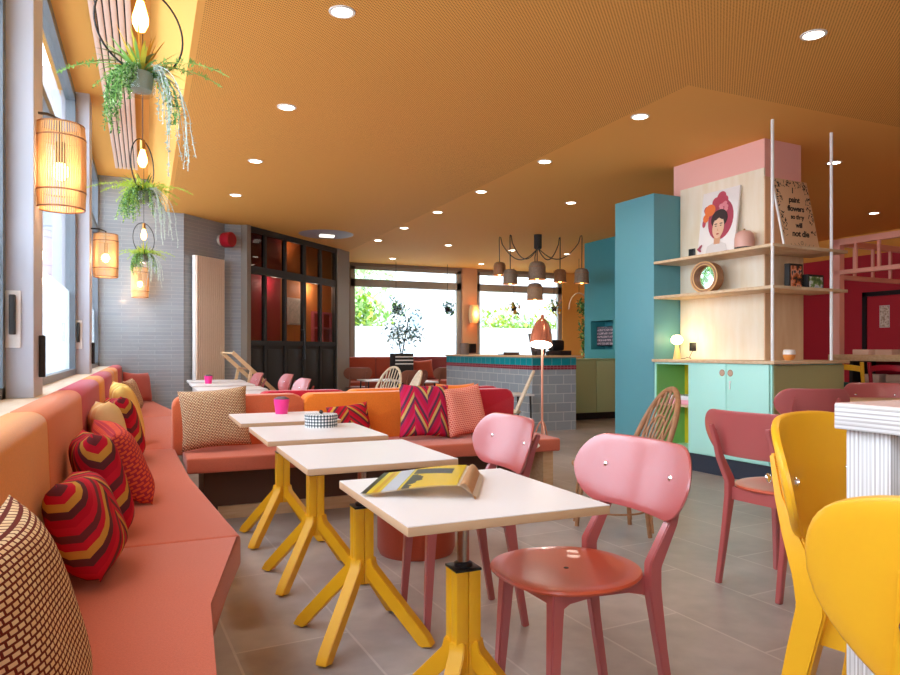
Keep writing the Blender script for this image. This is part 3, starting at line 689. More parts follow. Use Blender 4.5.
# ------------------------------------------------------------------ pink chairs
def sup(a, b, n, N=44, f=None):
    out = []
    for k in range(N):
        t = 2 * PI * k / N; c, s = math.cos(t), math.sin(t)
        x = a * abs(c) ** (2 / n) * (1 if c >= 0 else -1); y = b * abs(s) ** (2 / n) * (1 if s >= 0 else -1)
        out.append(f(x, y) if f else (x, y))
    return out
def chair_parts(r, mp, ms, sh=.485, plate_w=.275, plate_h=.114, plate_n=3.4, tall=0, lobed=False, ground=True):
    """chair facing local +x, seat centre at origin"""
    # seat: rounded shield, slightly dished
    o = sup(.226, .224, 2.35, 48, lambda x, y: (x, y * (1.0 if x > 0 else 1 - .10 * (-x / .215))))
    def fs(a, b, s):
        d2 = (a / .2) ** 2 + (b / .2) ** 2; z = -.006 * max(0, 1 - d2)
        return Vector((a, b, sh - .008 + s * .008 + (z if s > 0 else z)))
    st = obj('seat', slab(bmesh.new(), o, fs, 6, .05), ms, r, smooth=40)
    obj('seat_screw', lathe(bmesh.new(), [(0, .002), (.007, .0015), (.008, 0)], (0, 0, sh - .006), 14), BLKM, st)
    pc = sh + .262 + tall
    xb = -.30
    def fb(a, b, s):
        return Vector((xb + .07 * (a / plate_w) ** 2 * 1.0 - .28 * (b) - (s * .0075), a, pc + b))
    if lobed: po = sup(plate_w, plate_h, plate_n, 56, lambda x, y: (x * (1 - .42 * max(0, -y / plate_h) ** 1.6), y - .02 * (x / plate_w) ** 2))
    else:
        po = []; L = plate_w - plate_h * .95
        for cx, a0 in ((L, -PI / 2), (-L, PI / 2)):
            po += [(cx + plate_h * .95 * math.cos(a0 + i * PI / 22), plate_h * math.sin(a0 + i * PI / 22)) for i in range(23)]
        po = [(x * (1 - .07 * max(0, -y / plate_h)), y) for x, y in po]
        po2 = []
        for (a, b), (c, d) in zip(po, po[1:] + po[:1]):
            nseg = max(1, int(math.hypot(c - a, d - b) / .03)); po2 += [(a + (c - a) * i / nseg, b + (d - b) * i / nseg) for i in range(nseg)]
        po = po2
    bk = obj('backrest', slab(bmesh.new(), po, fb, 6, .04), mp, r, smooth=40)
    for s in (-1, 1):
        y = s * .155
        rl = [(-.275, y * 1.06, 0.0), (-.232, y * 1.03, sh * .5), (-.205, y, sh - .06), (-.205, y, sh + .02), (-.276, y, sh + .14), (xb - .022 - .28 * -.04, y, pc - .02), (xb - .028 - .28 * .05, y, pc + .045)]
        if not ground: rl = rl[2:]
        sz = [(.026, .026), (.028, .033), (.030, .046), (.030, .048), (.028, .034), (.026, .024), (.024, .014)]
        if not ground: sz = sz[2:]
        bm = sweep(bmesh.new(), rl, sz, (0, 1, 0)); bmesh.ops.bevel(bm, geom=list(bm.edges), offset=.003, segments=2, affect='EDGES')
        obj('rear_leg', bm, mp, r)
        fl = [(.155 + .005, y * .98, 0), (.135, y * .88, sh - .09), (.128, y * .85, sh - .017)]
        bm = sweep(bmesh.new(), fl, [(.024, .024), (.036, .038), (.040, .044)], (0, 1, 0)); bmesh.ops.bevel(bm, geom=list(bm.edges), offset=.004, segments=2, affect='EDGES')
        obj('front_leg', bm, mp, r)
        y2 = y * .87
        rail = prism(bmesh.new(), [(-.20, y2 - .011, sh - .012), (.145, y2 - .011, sh - .017), (.145, y2 - .011, sh - .085), (.09, y2 - .011, sh - .055), (0, y2 - .011, sh - .048), (-.12, y2 - .011, sh - .055), (-.20, y2 - .011, sh - .075)], (0, .022, 0))
        obj('side_rail', rail, mp, r)
        # bolts through the backrest
        yy = s * .155; bx_ = xb + .07 * (yy / plate_w) ** 2
        b1 = bmesh.new()
        lathe(b1, [(0, .004), (.006, .0035), (.0095, .001), (.0095, 0)], (0, 0, 0), 16)
        obj('bolt', b1, CHROME, bk, loc=(bx_ + .0078 - .28 * .012, yy, pc + .012), rot=(0, PI / 2 - .27, 0))
        b2 = bmesh.new(); lathe(b2, [(0, .004), (.006, .0035), (.0095, .001), (.0095, 0)], (0, 0, 0), 16)
        obj('bolt', b2, CHROME, bk, loc=(bx_ - .034, yy, pc + .012), rot=(0, -PI / 2 - .27, 0))
    obj('cross_rail', B(.10, .122, -.13, .13, sh - .07, sh - .017), mp, r); obj('cross_rail', B(-.205, -.185, -.14, .14, sh - .075, sh - .015), mp, r)
    return r
GC = 'dusty rose cafe chairs'
def chair(label, loc, rz, group=GC):
    return chair_parts(thing('cafe_chair', label, 'chair', loc, rz, group), PINK, PINK_REFL)
C1 = chair('dusty rose chair at the magazine table, nearest whole chair', (1.185, 1.80, 0), math.radians(182))
C1b = dup(C1, (1.18, 2.68, 0), math.radians(178), 'dusty rose chair at the second table, facing the window banquette')
dup(C1, (2.88, 2.45, 0), math.radians(6), 'dusty rose chair seen from behind in front of the mint cabinet')
dup(C1, (4.77, 3.90, 0), math.radians(58), 'dusty rose chair seen from behind before the olive cabinet end')
dup(C1, (5.70, 3.82, 0), math.radians(233), 'dusty rose chair behind the far wooden table at the right edge', GC)
dup(C1, (1.03, 8.98, 0), math.radians(183), 'farthest dusty rose chair behind the partition sofa, beside the deck chair')
dup(C1, (1.28, 8.35, 0), math.radians(183), 'middle dusty rose chair behind the partition sofa')
dup(C1, (1.19, 7.0, 0), math.radians(183), 'dusty rose chair closest behind the partition sofa')

# ------------------------------------------------------------------ yellow stools and plywood high table
def stool(label, loc, rz, sh):
    r = thing('counter_stool', label, 'stool', loc, rz, 'yellow counter stools')
    o = sup(.20, .20, 2.4, 44); obj('seat', slab(bmesh.new(), o, lambda a, b, s: Vector((a, b, sh - .008 + s * .008)), 5, .05), YELC, r, smooth=40)
    pc = sh + .215; W = .265; Hh = .125; xb = -.27
    po = sup(W, Hh, 2.7, 60, lambda x, y: (x * (1 - .32 * max(0, -y / Hh) ** 1.5), y))
    fb = lambda a, b, s: Vector((xb + .085 * (a / W) ** 2 - .22 * b - s * .009, a, pc + b))
    bk = obj('backrest', slab(bmesh.new(), po, fb, 7, .035), YELC, r, smooth=40)
    for s in (-1, 1):
        y = s * .15
        rl = [(-.30, y * 1.15, 0), (-.255, y * 1.08, sh * .55), (-.215, y, sh - .10), (-.195, y, sh - .01), (-.205, y, sh + .05), (-.235, y * .95, sh + .12), (xb + .006, y * .86, pc - .03), (xb - .012, y * .80, pc + .05)]
        bm = sweep(bmesh.new(), rl, [(.032, .03), (.034, .038), (.036, .050), (.036, .054), (.036, .050), (.034, .036), (.032, .020), (.030, .014)], (0, 1, 0)); bmesh.ops.bevel(bm, geom=list(bm.edges), offset=.004, segments=2, affect='EDGES')
        obj('rear_leg', bm, YELC, r)
        bm = sweep(bmesh.new(), [(.21, y * 1.1, 0), (.15, y * .95, sh - .017)], [(.028, .028), (.038, .04)], (0, 1, 0)); obj('front_leg', bm, YELC, r)
        obj('side_rail', sweep(bmesh.new(), [(-.195, y * .93, sh - .047), (.16, y * .93, sh - .047)], (.022, .055), (0, 1, 0)), YELC, r)
        obj('foot_rail', sweep(bmesh.new(), [(-.262, y * 1.03, .25), (.195, y * 1.0, .25)], (.020, .026), (0, 1, 0)), YELC, r)
        yy = s * .122
        for dx, rt in ((.0095, PI / 2 - .22), (-.042, -PI / 2 - .22)):
            obj('bolt', lathe(bmesh.new(), [(0, .003), (.004, .001), (.006, .005), (.009, .003), (.0095, 0)], seg=18), CHROME, bk, loc=(xb + .085 * (yy / W) ** 2 + dx, yy, pc + .0), rot=(0, rt, 0))
    obj('cross_rail', B(.13, .152, -.13, .13, sh - .07, sh - .017), YELC, r); obj('cross_rail', B(-.20, -.18, -.13, .13, sh - .075, sh - .017), YELC, r)
    return r
S1 = stool('yellow counter stool behind the plywood table, seen with its front towards the camera', (1.333, .751, 0), math.radians(-75), .68)
dup(S1, (.955, .36, 0), math.radians(14), 'yellow counter stool with its back to the camera at the right edge of the frame')
r = thing('high_table', 'layered plywood high table at the right edge of the frame', 'table', (.82, .62, 0))
obj('tabletop', B(0, 1.5, -1.1, 0, 1.048, 1.08, bev=.001), PLYEND_H, r)
obj('top_sheet', B(.001, 1.499, -1.099, -.001, 1.0801, 1.0815), mat('pink laminate top', '#EDCFC4', .25), r)
obj('leg', B(.012, .42, -.066, -.008, 0, 1.048, bev=.001), PLYEND_V, r); obj('leg', B(.012, .42, -1.08, -1.02, 0, 1.048, bev=.001), PLYEND_V, r)

# ------------------------------------------------------------------ ceiling lights
def downlight(label, loc):
    r = thing('downlight', label, 'downlight', loc, 0, 'recessed downlights')
    obj('lens', lathe(bmesh.new(), [(0, -.004), (.058, -.004), (.058, 0)], seg=28), DLE, r)
    obj('trim_ring', lathe(bmesh.new(), [(.058, 0), (.058, -.006), (.074, -.005), (.076, 0)], seg=28), WMET, r)
    lamp(r, (0, 0, -.02), DOWNLIGHT_W, DOWNLIGHT_COL, .055, 'SPOT', spot=math.radians(150))
    return r
ORD = ['nearest', 'second nearest', 'third', 'fourth', 'fifth', 'sixth', 'seventh', 'eighth']
rows = [(1.02, [3.83, 5.51, 7.21, 8.89], 'the left row over the cafe tables'),
        (3.72, [2.95, 4.56, 6.04, 7.50, 8.86, 10.22, 11.55], 'the middle row down the room'),
        (5.07, [7.59, 11.57], 'the short row before the spider lamp'),
        (6.45, [4.88, 11.67], 'the row right of the spider lamp')]
DL = downlight('nearest recessed downlight of the left row over the cafe tables', (1.02, 3.83, CH))
for x, ys, nm in rows:
    for i, y in enumerate(ys):
        if (x, y) == (1.02, 3.83): continue
        dup(DL, (x, y, CH), 0, '%s recessed downlight of %s' % (ORD[i], nm))
for x, y, nm in ((7.71, 11.68, 'recessed downlight close to the teal wall'), (4.74, 13.73, 'recessed downlight before the left far window'), (6.85, 13.8, 'recessed downlight before the tan pier'), (9.34, 6.45, 'recessed downlight above the pink pergola'), (9.3, 3.2, 'recessed downlight out at the far right of the ceiling'), (1.02, .6, 'recessed downlight over the camera'), (3.72, .4, 'recessed downlight right of the camera'), (6.45, 1.6, 'recessed downlight above the right side dining area')):
    dup(DL, (x, y, CH), 0, nm)
t = thing('ceiling_sensor', 'flat grey ceiling fitting with a small white lamp before the partition', 'ceiling fitting', (2.74, 11.30, CH))
obj('plate', lathe(bmesh.new(), [(0, -.012), (.42, -.012), (.45, 0)], seg=36), mat('grey plate', '#9A9096', .5), t)
obj('lamp_head', B(-.11, .13, -.05, .05, -.05, -.012, bev=.01), mat('white lamp head', '#FFFFFF', .4, emit=('#FFF4E0', 2)), t)

# slatted panel over the banquette
r = thing('slat_panel', 'pale pink wooden slat panel hanging under the raised ceiling strip', 'ceiling panel', (-.215, 0, 3.38))
obj('backing', B(-.125, .125, 2.0, 9.4, .022, .04), BLKM, r)
for i in range(6):
    x = -.125 + i * .0435; obj('slat', B(x, x + .0335, 2.0, 9.4, 0, .022, bev=.002), mat('pale pink slat wood', '#EBCDBE', .55), r)
for y in (3.0, 5.5, 8.0): obj('hanger', tube(bmesh.new(), [(0, y, .04), (0, y, .12)], .006), BLK, r)

# ------------------------------------------------------------------ rattan lanterns
def lantern(label, loc, R=.107, H=.40, arm=True, ang=PI):
    r = thing('cane_lantern', label, 'lantern', loc, ang, 'cane wall lanterns')
    bm = bmesh.new(); n = 60
    for k in range(n):
        a = 2 * PI * k / n; c, s = math.cos(a), math.sin(a); pr = [(R * .94, H / 2), (R, H * .34), (R * 1.0, -H * .30), (R * .96, -H / 2)]
        tube(bm, [(c * q, s * q, z) for q, z in pr], .0036, 5)
    obj('cane_cage', bm, CANE, r, kind=None)
    for z, q in ((H / 2, R * .95), (H * .34, R * 1.01), (-H * .30, R * 1.01), (-H / 2, R * .97)):
        bm = tube(bmesh.new(), [(q * math.cos(2 * PI * k / 32), q * math.sin(2 * PI * k / 32), z) for k in range(32)], .0045, 6, closed=True); obj('binding_ring', bm, RATT, r)
    bl = obj('bulb', sph(bmesh.new(), (0, 0, -.02), .036, 16, 12, 1.25), BULB, r)
    obj('socket', lathe(bmesh.new(), [(0, .12), (.02, .12), (.02, .02), (.014, .015)], seg=14), BLKM, r)
    obj('bracket', tube(bmesh.new(), [(0, 0, .12), (0, 0, H / 2 + .03), (R * .5, 0, H / 2 + .05), (R + .03, 0, H / 2 + .05)], .007), BLKM, r)
    lamp(r, (0, 0, -.02), 16, (1, .66, .36), .05)
    return r
LA = lantern('large glowing cane lantern on the nearer window column', (-.375, 3.80, 2.03))
dup(LA, (-.345, 7.28, 2.04), PI, 'smaller looking cane lantern on the farther window column')
dup(LA, (-.07, 10.225, 2.06), PI / 2, 'cane lantern glowing against the grey tiled end wall')

# ------------------------------------------------------------------ plants
def leaf_blade(bm, p, dirn, L, wd, curl, segs=5, mi=0):
    d = Vector(dirn).normalized(); side = d.cross(Vector((0, 0, 1)))
    if side.length < .05: side = Vector((1, 0, 0))
    side.normalize(); pv = Vector(p); prev = None; cur = d.copy()
    for i in range(segs + 1):
        t = i / segs; ww = wd * (1 - t) ** .7 * (.55 + 1.2 * t if t < .35 else 1)
        a = bm.verts.new(pv - side * ww / 2); b = bm.verts.new(pv + side * ww / 2)
        if prev:
            f = bm.faces.new((prev[0], prev[1], b, a)); f.material_index = mi
        prev = (a, b); cur = (cur + Vector((0, 0, -curl / segs))).normalized(); pv = pv + cur * L / segs
def leaf_card(bm, p, L, wd, rnd, mi=0, down=0):
    d = Vector((rnd.uniform(-1, 1), rnd.uniform(-1, 1), rnd.uniform(-1, 1) - down)).normalized(); s, u = frame_for(d)
    p = Vector(p); q = [p, p + d * L * .5 + s * wd / 2 + u * wd * .15, p + d * L, p + d * L * .5 - s * wd / 2 + u * wd * .15]
    f = bm.faces.new([bm.verts.new(x) for x in q]); f.material_index = mi
def foliage(name, n, size, blobs, mats, parent, seed=0, wd=None, label=None):
    rnd = random.Random(seed); bm = bmesh.new()
    for k in range(n):
        c, r_ = rnd.choice(blobs)
        v = Vector((rnd.gauss(0, 1), rnd.gauss(0, 1), rnd.gauss(0, 1))).normalized() * (rnd.random() ** .4)
        p = Vector(c) + Vector((v.x * r_[0], v.y * r_[1], v.z * r_[2]))
        L = size * rnd.uniform(.6, 1.3); leaf_card(bm, p, L, (wd or .5) * L, rnd, rnd.randrange(len(mats)))
    return obj(name, bm, mats, parent, smooth=0, label=label)
def trailing(rnd, bm, p0, L, out, n, size, mi=0, mk=1):
    p = Vector(p0); pts = [p.copy()]; a = rnd.uniform(0, 2 * PI) if out is None else out; d = Vector((math.cos(a), math.sin(a), .5)).normalized()
    for i in range(10):
        d = (d + Vector((rnd.uniform(-.2, .2), rnd.uniform(-.2, .2), -.55))).normalized(); p = p + d * L / 10; pts.append(p.copy())
    tube(bm, pts, .0016, 4, mi)
    for k in range(n):
        t = rnd.random() * 9.99; i = int(t); q = pts[i].lerp(pts[i + 1], t - i); leaf_card(bm, q, size * rnd.uniform(.6, 1.3), size * .55, rnd, rnd.randrange(mk), .4)
def hanging_planter(label, loc, ringrot, seed, style):
    rnd = random.Random(seed)
    r = thing('hanging_planter_lamp', label, 'hanging planter', loc, 0, 'ring lamps with hanging plants')
    R = .185
    obj('ring', tube(bmesh.new(), [(R * math.cos(a) * math.cos(ringrot), R * math.cos(a) * math.sin(ringrot), -.06 + R * math.sin(a)) for a in [2 * PI * k / 48 for k in range(48)]], .0042, 8, closed=True), BLKM, r)
    obj('cord', tube(bmesh.new(), [(0, 0, CHU - loc[2]), (0, 0, .125)], .0035, 6), BLKM, r)
    obj('lamp_socket', lathe(bmesh.new(), [(0, .13), (.017, .125), (.019, .08), (.019, .055), (.0, .055)], seg=16), mat('brass', '#B98B4A', .3, 1), r)
    b = obj('bulb', lathe(bmesh.new(), [(0, -.075), (.018, -.068), (.031, -.040), (.032, -.012), (.022, .025), (.014, .055), (0, .056)], seg=20), BULBS, r)
    obj('filament', tube(bmesh.new(), [(.006 * math.cos(i * 1.6), .006 * math.sin(i * 1.6), -.04 + i * .006) for i in range(12)], .0035, 6), BULBS, b)
    lamp(r, (0, 0, -.01), 7, (1, .68, .36), .03)
    zc = -.06 - R - .02
    obj('glass_pot', lathe(bmesh.new(), [(0, -.075), (.045, -.075), (.058, -.06), (.062, .0), (.056, .045), (.059, .05), (.059, .053), (.053, .045), (.058, 0), (.054, -.055), (.0, -.07)], (0, 0, zc), 28), POTGLASS, r)
    obj('moss_fill', lathe(bmesh.new(), [(0, -.06), (.045, -.055), (.052, 0), (.045, .02), (0, .025)], (0, 0, zc), 20), leafm('grey moss and stones', '#A9A998'), r)
    bm = bmesh.new()
    for k in range(70):
        a = rnd.uniform(0, 2 * PI); e = rnd.uniform(.15, 1.6); leaf_blade(bm, (.02 * math.cos(a), .02 * math.sin(a), zc + .02), (math.cos(a) * e, math.sin(a) * e, 1), rnd.uniform(.10, .20), rnd.uniform(.012, .022), rnd.uniform(.2, 1.4), 6, rnd.randrange(3))
    obj('grass_tuft', bm, [L_YEL, L_OR, L_GREEN] if style == 0 else [L_YEL, L_SPRING, L_DARK], r, smooth=60)  # yellow and amber blades have the bulb's warm tint in their colour
    if style == 0:
        bm = bmesh.new()
        for a, L in ((.3, .24), (2.6, .26), (5.1, .16), (3.6, .20)): leaf_blade(bm, (0, 0, zc + .03), (math.cos(a), math.sin(a), .75), L, .030, .9, 8, 0)
        obj('broad_leaves', bm, [leafm('olive bromeliad leaf', '#7A7A3A')], r, smooth=60)
    bm = bmesh.new()
    for k in range(34 if style == 0 else 46):
        a = rnd.uniform(0, 2 * PI) if k % 3 == 0 else rnd.uniform(2.2, 4.4); trailing(rnd, bm, (.05 * math.cos(a), .05 * math.sin(a), zc + .03), rnd.uniform(.10, .30), a, 60, .019, 0, 3)
    obj('trailing_stems', bm, [L_GREEN, L_PALE, L_DARK] if style == 0 else [L_DARK, L_PALE, L_SPRING], r, smooth=0)
    bm = bmesh.new()
    for k in range(16): trailing(rnd, bm, (.05, .01 * k - .08, zc + .03), rnd.uniform(.22, .50), rnd.uniform(-1.5, 1.2), 46, .015, 0, 1)
    obj('silver_strands', bm, [L_SILV], r, smooth=0)
    bm = bmesh.new()
    for a, L in ((-.5, .36), (-.1, .30), (2.9, .30), (2.3, .26), (1.2, .24)) if style == 0 else [(k * .42, .16 + .09 * (k % 3)) for k in range(15)]:
        p = Vector((.04 * math.cos(a), .04 * math.sin(a), zc + .04)); d = Vector((math.cos(a), math.sin(a), .35)).normalized(); pts = [p.copy()]
        for i in range(10): d = (d + Vector((0, 0, -.09))).normalized(); p = p + d * L / 10; pts.append(p.copy())
        tube(bm, pts, .0016, 4)
        for i in range(90):
            t = rnd.uniform(1, 9.9); j = int(t); leaf_card(bm, pts[j].lerp(pts[j + 1], t - j), .032 * (1.2 - t / 12), .006, rnd, 0)
    obj('fern_fronds', bm, [L_SPRING if style else L_GREEN], r, smooth=0)
    return r
hanging_planter('nearest ring lamp with bulb tinted amber tufts and a silver glass pot', (-.02, 3.18, 2.56), .42, 11, 0)
hanging_planter('second ring lamp with lime ferns trailing from its glass pot', (-.02, 5.47, 2.545), 1.15, 12, 1)
hanging_planter('farthest ring lamp with trailing plant before the tiled wall', (-.02, 8.9, 2.52), .9, 13, 1)

# ------------------------------------------------------------------ wall things at the left end
def radiator():
    r = thing('radiator', 'tall ribbed beige radiator on the slanted tiled wall', 'radiator', (.59, 10.46, .35), math.radians(45))
    # local x along the wall, -y into the room
    obj('body', B(0, .62, -.075, -.02, 0, 2.15, bev=.004), WMET, r)
    for k in range(14):
        x = .01 + k * .0435; obj('rib', B(x, x + .027, -.098, -.072, 0, 2.15, bev=.010, seg=3), RAD, r)
    obj('wall_bracket', B(.1, .14, -.02, .03, 1.7, 1.8), WMET, r)
    return r
radiator()
t = thing('alarm_sounder', 'round red wall alarm beside the radiator', 'alarm', (1.03, 10.89, 2.80), math.radians(45))
obj('base', lathe(bmesh.new(), [(0, 0), (.085, 0), (.085, .05), (.07, .06)], seg=24), mat('pale alarm base', '#C9B8A8', .5), t, rot=(PI / 2, 0, 0))
obj('horn', lathe(bmesh.new(), [(.05, .05), (.105, .06), (.115, .09), (.115, .20), (.10, .215), (0, .215)], seg=28), REDP, t, rot=(PI / 2, 0, 0))

def deck_chair():
    r = thing('deck_chair', 'wooden folding deck chair leaning back behind the partition sofa', 'deck chair', (1.60, 9.68, 0), math.radians(8))
    w_ = .29
    for s in (-1, 1):
        obj('long_rail', sweep(bmesh.new(), [(-.62, s * w_, 1.12), (.55, s * w_, .03)], (.028, .048), (0, 1, 0)), BEECH, r)
        obj('seat_rail', sweep(bmesh.new(), [(-.55, s * (w_ - .04), .02), (.62, s * (w_ - .04), .42)], (.026, .045), (0, 1, 0)), BEECH, r)
        obj('prop_leg', sweep(bmesh.new(), [(-.38, s * (w_ + .035), .90), (-.50, s * (w_ + .035), .35)], (.022, .036), (0, 1, 0)), BEECH, r)
    for n_, p in (('top_bar', (-.60, 1.11)), ('front_bar', (.60, .42)), ('foot_bar', (.53, .05))): obj(n_, tube(bmesh.new(), [(p[0], -w_, p[1]), (p[0], w_, p[1])], .013), BEECH, r)
    for i in range(1, 5):
        t = i / 5; obj('cross_bar', tube(bmesh.new(), [(-.62 + 1.17 * t, -w_, 1.12 - 1.09 * t), (-.62 + 1.17 * t, w_, 1.12 - 1.09 * t)], .010), RATT, r)
    return r
deck_chair()

# ------------------------------------------------------------------ spider lamp over the bar
def spider_lamp():
    cx, cy = 5.98, 9.93
    r = thing('spider_lamp', 'dark ceiling canopy with swagged cords to six rattan shades over the bar', 'chandelier', (cx, cy, CH))
    obj('canopy', lathe(bmesh.new(), [(0, 0), (.065, 0), (.065, -.22), (.05, -.24), (0, -.24)], seg=24), BLKM, r)
    rx, ry = math.cos(math.radians(23.8)), -math.sin(math.radians(23.8))
    spec = [(-.63, .10, 2.52, .10), (-.47, -.12, 2.36, .115), (-.05, -.30, 2.44, .135), (-.03, .15, 2.14, .13), (.385, .10, 2.40, .10), (.72, -.05, 2.38, .115)]
    for u, dpt, z, R in spec:
        x = u * rx - dpt * ry * -1 * -1; y = u * ry + dpt * rx; x = u * rx + dpt * .4; y = u * ry + dpt * .91
        H = R * 2.1; zz = z - CH
        if abs(u) > .2:
            pts = []
            for i in range(13):
                t = i / 12; pts.append((x * t, y * t, -.20 * 1 - .36 * math.sin(PI * min(1, t * 1.12)) * 1.0 + .18 * t ** 3 if t < .9 else -.02))
            pts = [(x * t, y * t, -.22 - .30 * math.sin(PI * t * .8) * (1 - t * .15) + .30 * t ** 2) for t in [i / 11 * .93 for i in range(12)]]
            pts += [(x * .97, y * .97, -.03), (x, y, -.02), (x * 1.01, y * 1.01, -.06), (x, y, zz + H / 2)]
        else: pts = [(x * .3, y * .3, -.2), (x, y, -.35), (x, y, zz + H / 2)]
        obj('cord', tube(bmesh.new(), pts, .008, 6), BLKM, r)
        sh_ = obj('shade', lathe(bmesh.new(), [(.02, H / 2), (R * .55, H / 2), (R * .85, H * .42), (R, H * .22), (R * 1.04, -H / 2), (R * 1.0, -H / 2), (R * .96, H * .2), (R * .8, H * .39), (.02, H * .46)], seg=28), RATTG if R > .11 else RATT, r, loc=(x, y, zz))
        obj('bulb', sph(bmesh.new(), (0, 0, -H * .42), .032, 12, 8), BULBS, sh_)
        for q_, z_, t_ in ((1.05, -H / 2, .008), (1.01, H * .2, .005)): obj('weave_ring', tube(bmesh.new(), [(R * q_ * math.cos(2 * PI * k / 24), R * q_ * math.sin(2 * PI * k / 24), z_) for k in range(24)], t_, 6, closed=True), RATT, sh_)
        lamp(r, (x, y, zz - .08), 3, (1, .66, .36), .04)
spider_lamp()

# ------------------------------------------------------------------ copper floor lamp, side table, pouf
r = thing('floor_lamp', 'copper floor lamp with a tilted bell shade behind the sofa end', 'floor lamp', (3.31, 5.42, 0))
obj('pole', tube(bmesh.new(), [(0, 0, 0.02), (.0, 0, 1.22), (-.01, -.0, 1.37)], .011, 12), COPPAINT, r)
bm = bmesh.new()
for k in range(3):
    a = 2 * PI * k / 3 + .3; pts = [(.02 * math.cos(a), .02 * math.sin(a), .40 + .04 * 0)] + [(.07 * math.cos(a) * min(1, t * 1.6) + (t > .6) * .05 * (t - .6) * math.cos(a), .07 * math.sin(a) * min(1, t * 1.6) + (t > .6) * .05 * (t - .6) * math.sin(a), .50 * math.cos(t * PI / 2) ** .6 if t < 1 else 0) for t in [i / 8 for i in range(0, 9)]]
    obj('foot_hoop', tube(bmesh.new(), pts[1:], .007, 8), COPPAINT, r)
R1 = Matrix.Translation((-.02, -.02, 1.30)) @ Matrix.Rotation(math.radians(14), 4, 'Y') @ Matrix.Rotation(math.radians(-16), 4, 'X')
sh_ = obj('shade', lathe(bmesh.new(), [(.0, .185), (.014, .185), (.018, .145), (.034, .135), (.062, .10), (.085, .04), (.098, -.03), (.105, -.11), (.101, -.11), (.094, -.03), (.08, .04), (.056, .098), (0, .125)], seg=36, M=R1), COPPER, r)
obj('shade_lining', lathe(bmesh.new(), [(.1005, -.109), (.0925, -.03), (.078, .038), (.054, .09), (0, .12)], seg=30, M=R1), mat('white lamp lining', '#FFFFFF', .5, emit=('#FFF6EA', 1.4)), sh_, label='white inside of the shade')
obj('bulb', lathe(bmesh.new(), [(0, -.05), (.025, -.03), (.03, 0), (.02, .04), (0, .06)], seg=16, M=R1), mat('white lit bulb', '#FFFFFF', emit=('#FFF6EA', 8)), sh_)
lamp(r, (-.02, -.04, 1.22), 5, (1, .9, .78), .03)
r = thing('side_table', 'small round white side table behind the second dusty rose chair', 'side table', (2.30, 4.22, 0))
obj('tabletop', lathe(bmesh.new(), [(0, .482), (.215, .482), (.222, .49), (.215, .498), (0, .498)], seg=40), WHITE, r)
for k in range(4):
    a = PI / 4 + k * PI / 2 - .4; obj('leg', tube(bmesh.new(), [(.12 * math.cos(a), .12 * math.sin(a), .482), (.21 * math.cos(a), .21 * math.sin(a), 0)], [.019, .012], 12), WHITE, r)
r = obj('pouf', lathe(bmesh.new(), [(0, 0), (.21, 0), (.215, .012), (.222, .03), (.224, .36), (.215, .395), (.19, .405), (0, .41)], seg=48), fabric('rust felt', '#B24A2E'), loc=(1.42, 3.70, 0)); tag(r, 'round rust coloured pouf behind the magazine table', 'pouf')

# ------------------------------------------------------------------ rattan chairs
def rattan_chair(label, loc, rz, m, cush=True, group='rattan chairs with arched backs'):
    r = thing('rattan_chair', label, 'chair', loc, rz, group)
    # faces +x ; arched back at -x leaning back
    def bp(y, t):  # back surface point: y across, t height 0..1
        return Vector((-.20 - .20 * t, y, .44 + .46 * t))
    arch = [bp(-.25 * math.cos(a) if True else 0, math.sin(a) ** .8 * 1.0) for a in [PI * i / 20 for i in range(21)]]
    obj('back_arch', tube(bmesh.new(), arch, .018, 10), m, r)
    for k in range(-3, 4):
        y = k * .058; top = max(.25, (1 - (y / .25) ** 2) ** .4)
        obj('back_spindle', tube(bmesh.new(), [bp(y * .35, 0), bp(y * .9, top * .45), bp(y, top * .97)], .0085, 6), m, r)
    inner = [bp(-.15 * math.cos(a), math.sin(a) ** .8 * .62 + .02) for a in [PI * i / 16 for i in range(17)]]
    obj('inner_hoop', tube(bmesh.new(), inner, .007, 8), m, r)
    o = [(.24 * math.cos(2 * PI * k / 32), .24 * math.sin(2 * PI * k / 32), .43) for k in range(32)]
    obj('seat_hoop', tube(bmesh.new(), o, .014, 8, closed=True), m, r)
    obj('seat_weave', lathe(bmesh.new(), [(0, .425), (.23, .43), (.23, .437), (0, .435)], seg=28), m, r)
    for a in (.75, -.75, 2.4, -2.4):
        c, s = math.cos(a), math.sin(a)
        obj('leg', tube(tube(bmesh.new(), [(.19 * c, .19 * s, .43), (.245 * c, .245 * s, 0)], .014, 10), [(.215 * c - .02 * s, .215 * s + .02 * c, .42), (.262 * c, .262 * s, .03)], .009, 8), m, r)
    for z, q in ((.16, .225), (.34, .205)): obj('brace_hoop', tube(bmesh.new(), [(q * math.cos(2 * PI * k / 24), q * math.sin(2 * PI * k / 24), z) for k in range(24)], .006, 6, closed=True), m, r)
    if cush: obj('seat_pad', lathe(bmesh.new(), [(0, .44), (.20, .44), (.222, .455), (.225, .475), (.20, .495), (.12, .503), (0, .505)], seg=36), F_YO, r, label='orange seat pad')
    return r
RC = rattan_chair('brown rattan chair with orange seat pad beside the teal box', (2.70, 3.58, 0), math.radians(163), RATT)
R2 = rattan_chair('pale rattan chair, farther of the two arched backs above the orange sofa', (2.95, 9.35, 0), math.radians(205), RATTL, False, 'pale rattan chairs in the lounge')
dup(R2, (2.55, 7.6, 0), math.radians(170), 'pale rattan chair, nearer of the two arched backs above the orange sofa')
dup(R2, (3.78, 7.15, 0), math.radians(150), 'pale rattan chair standing before the tiled bar')

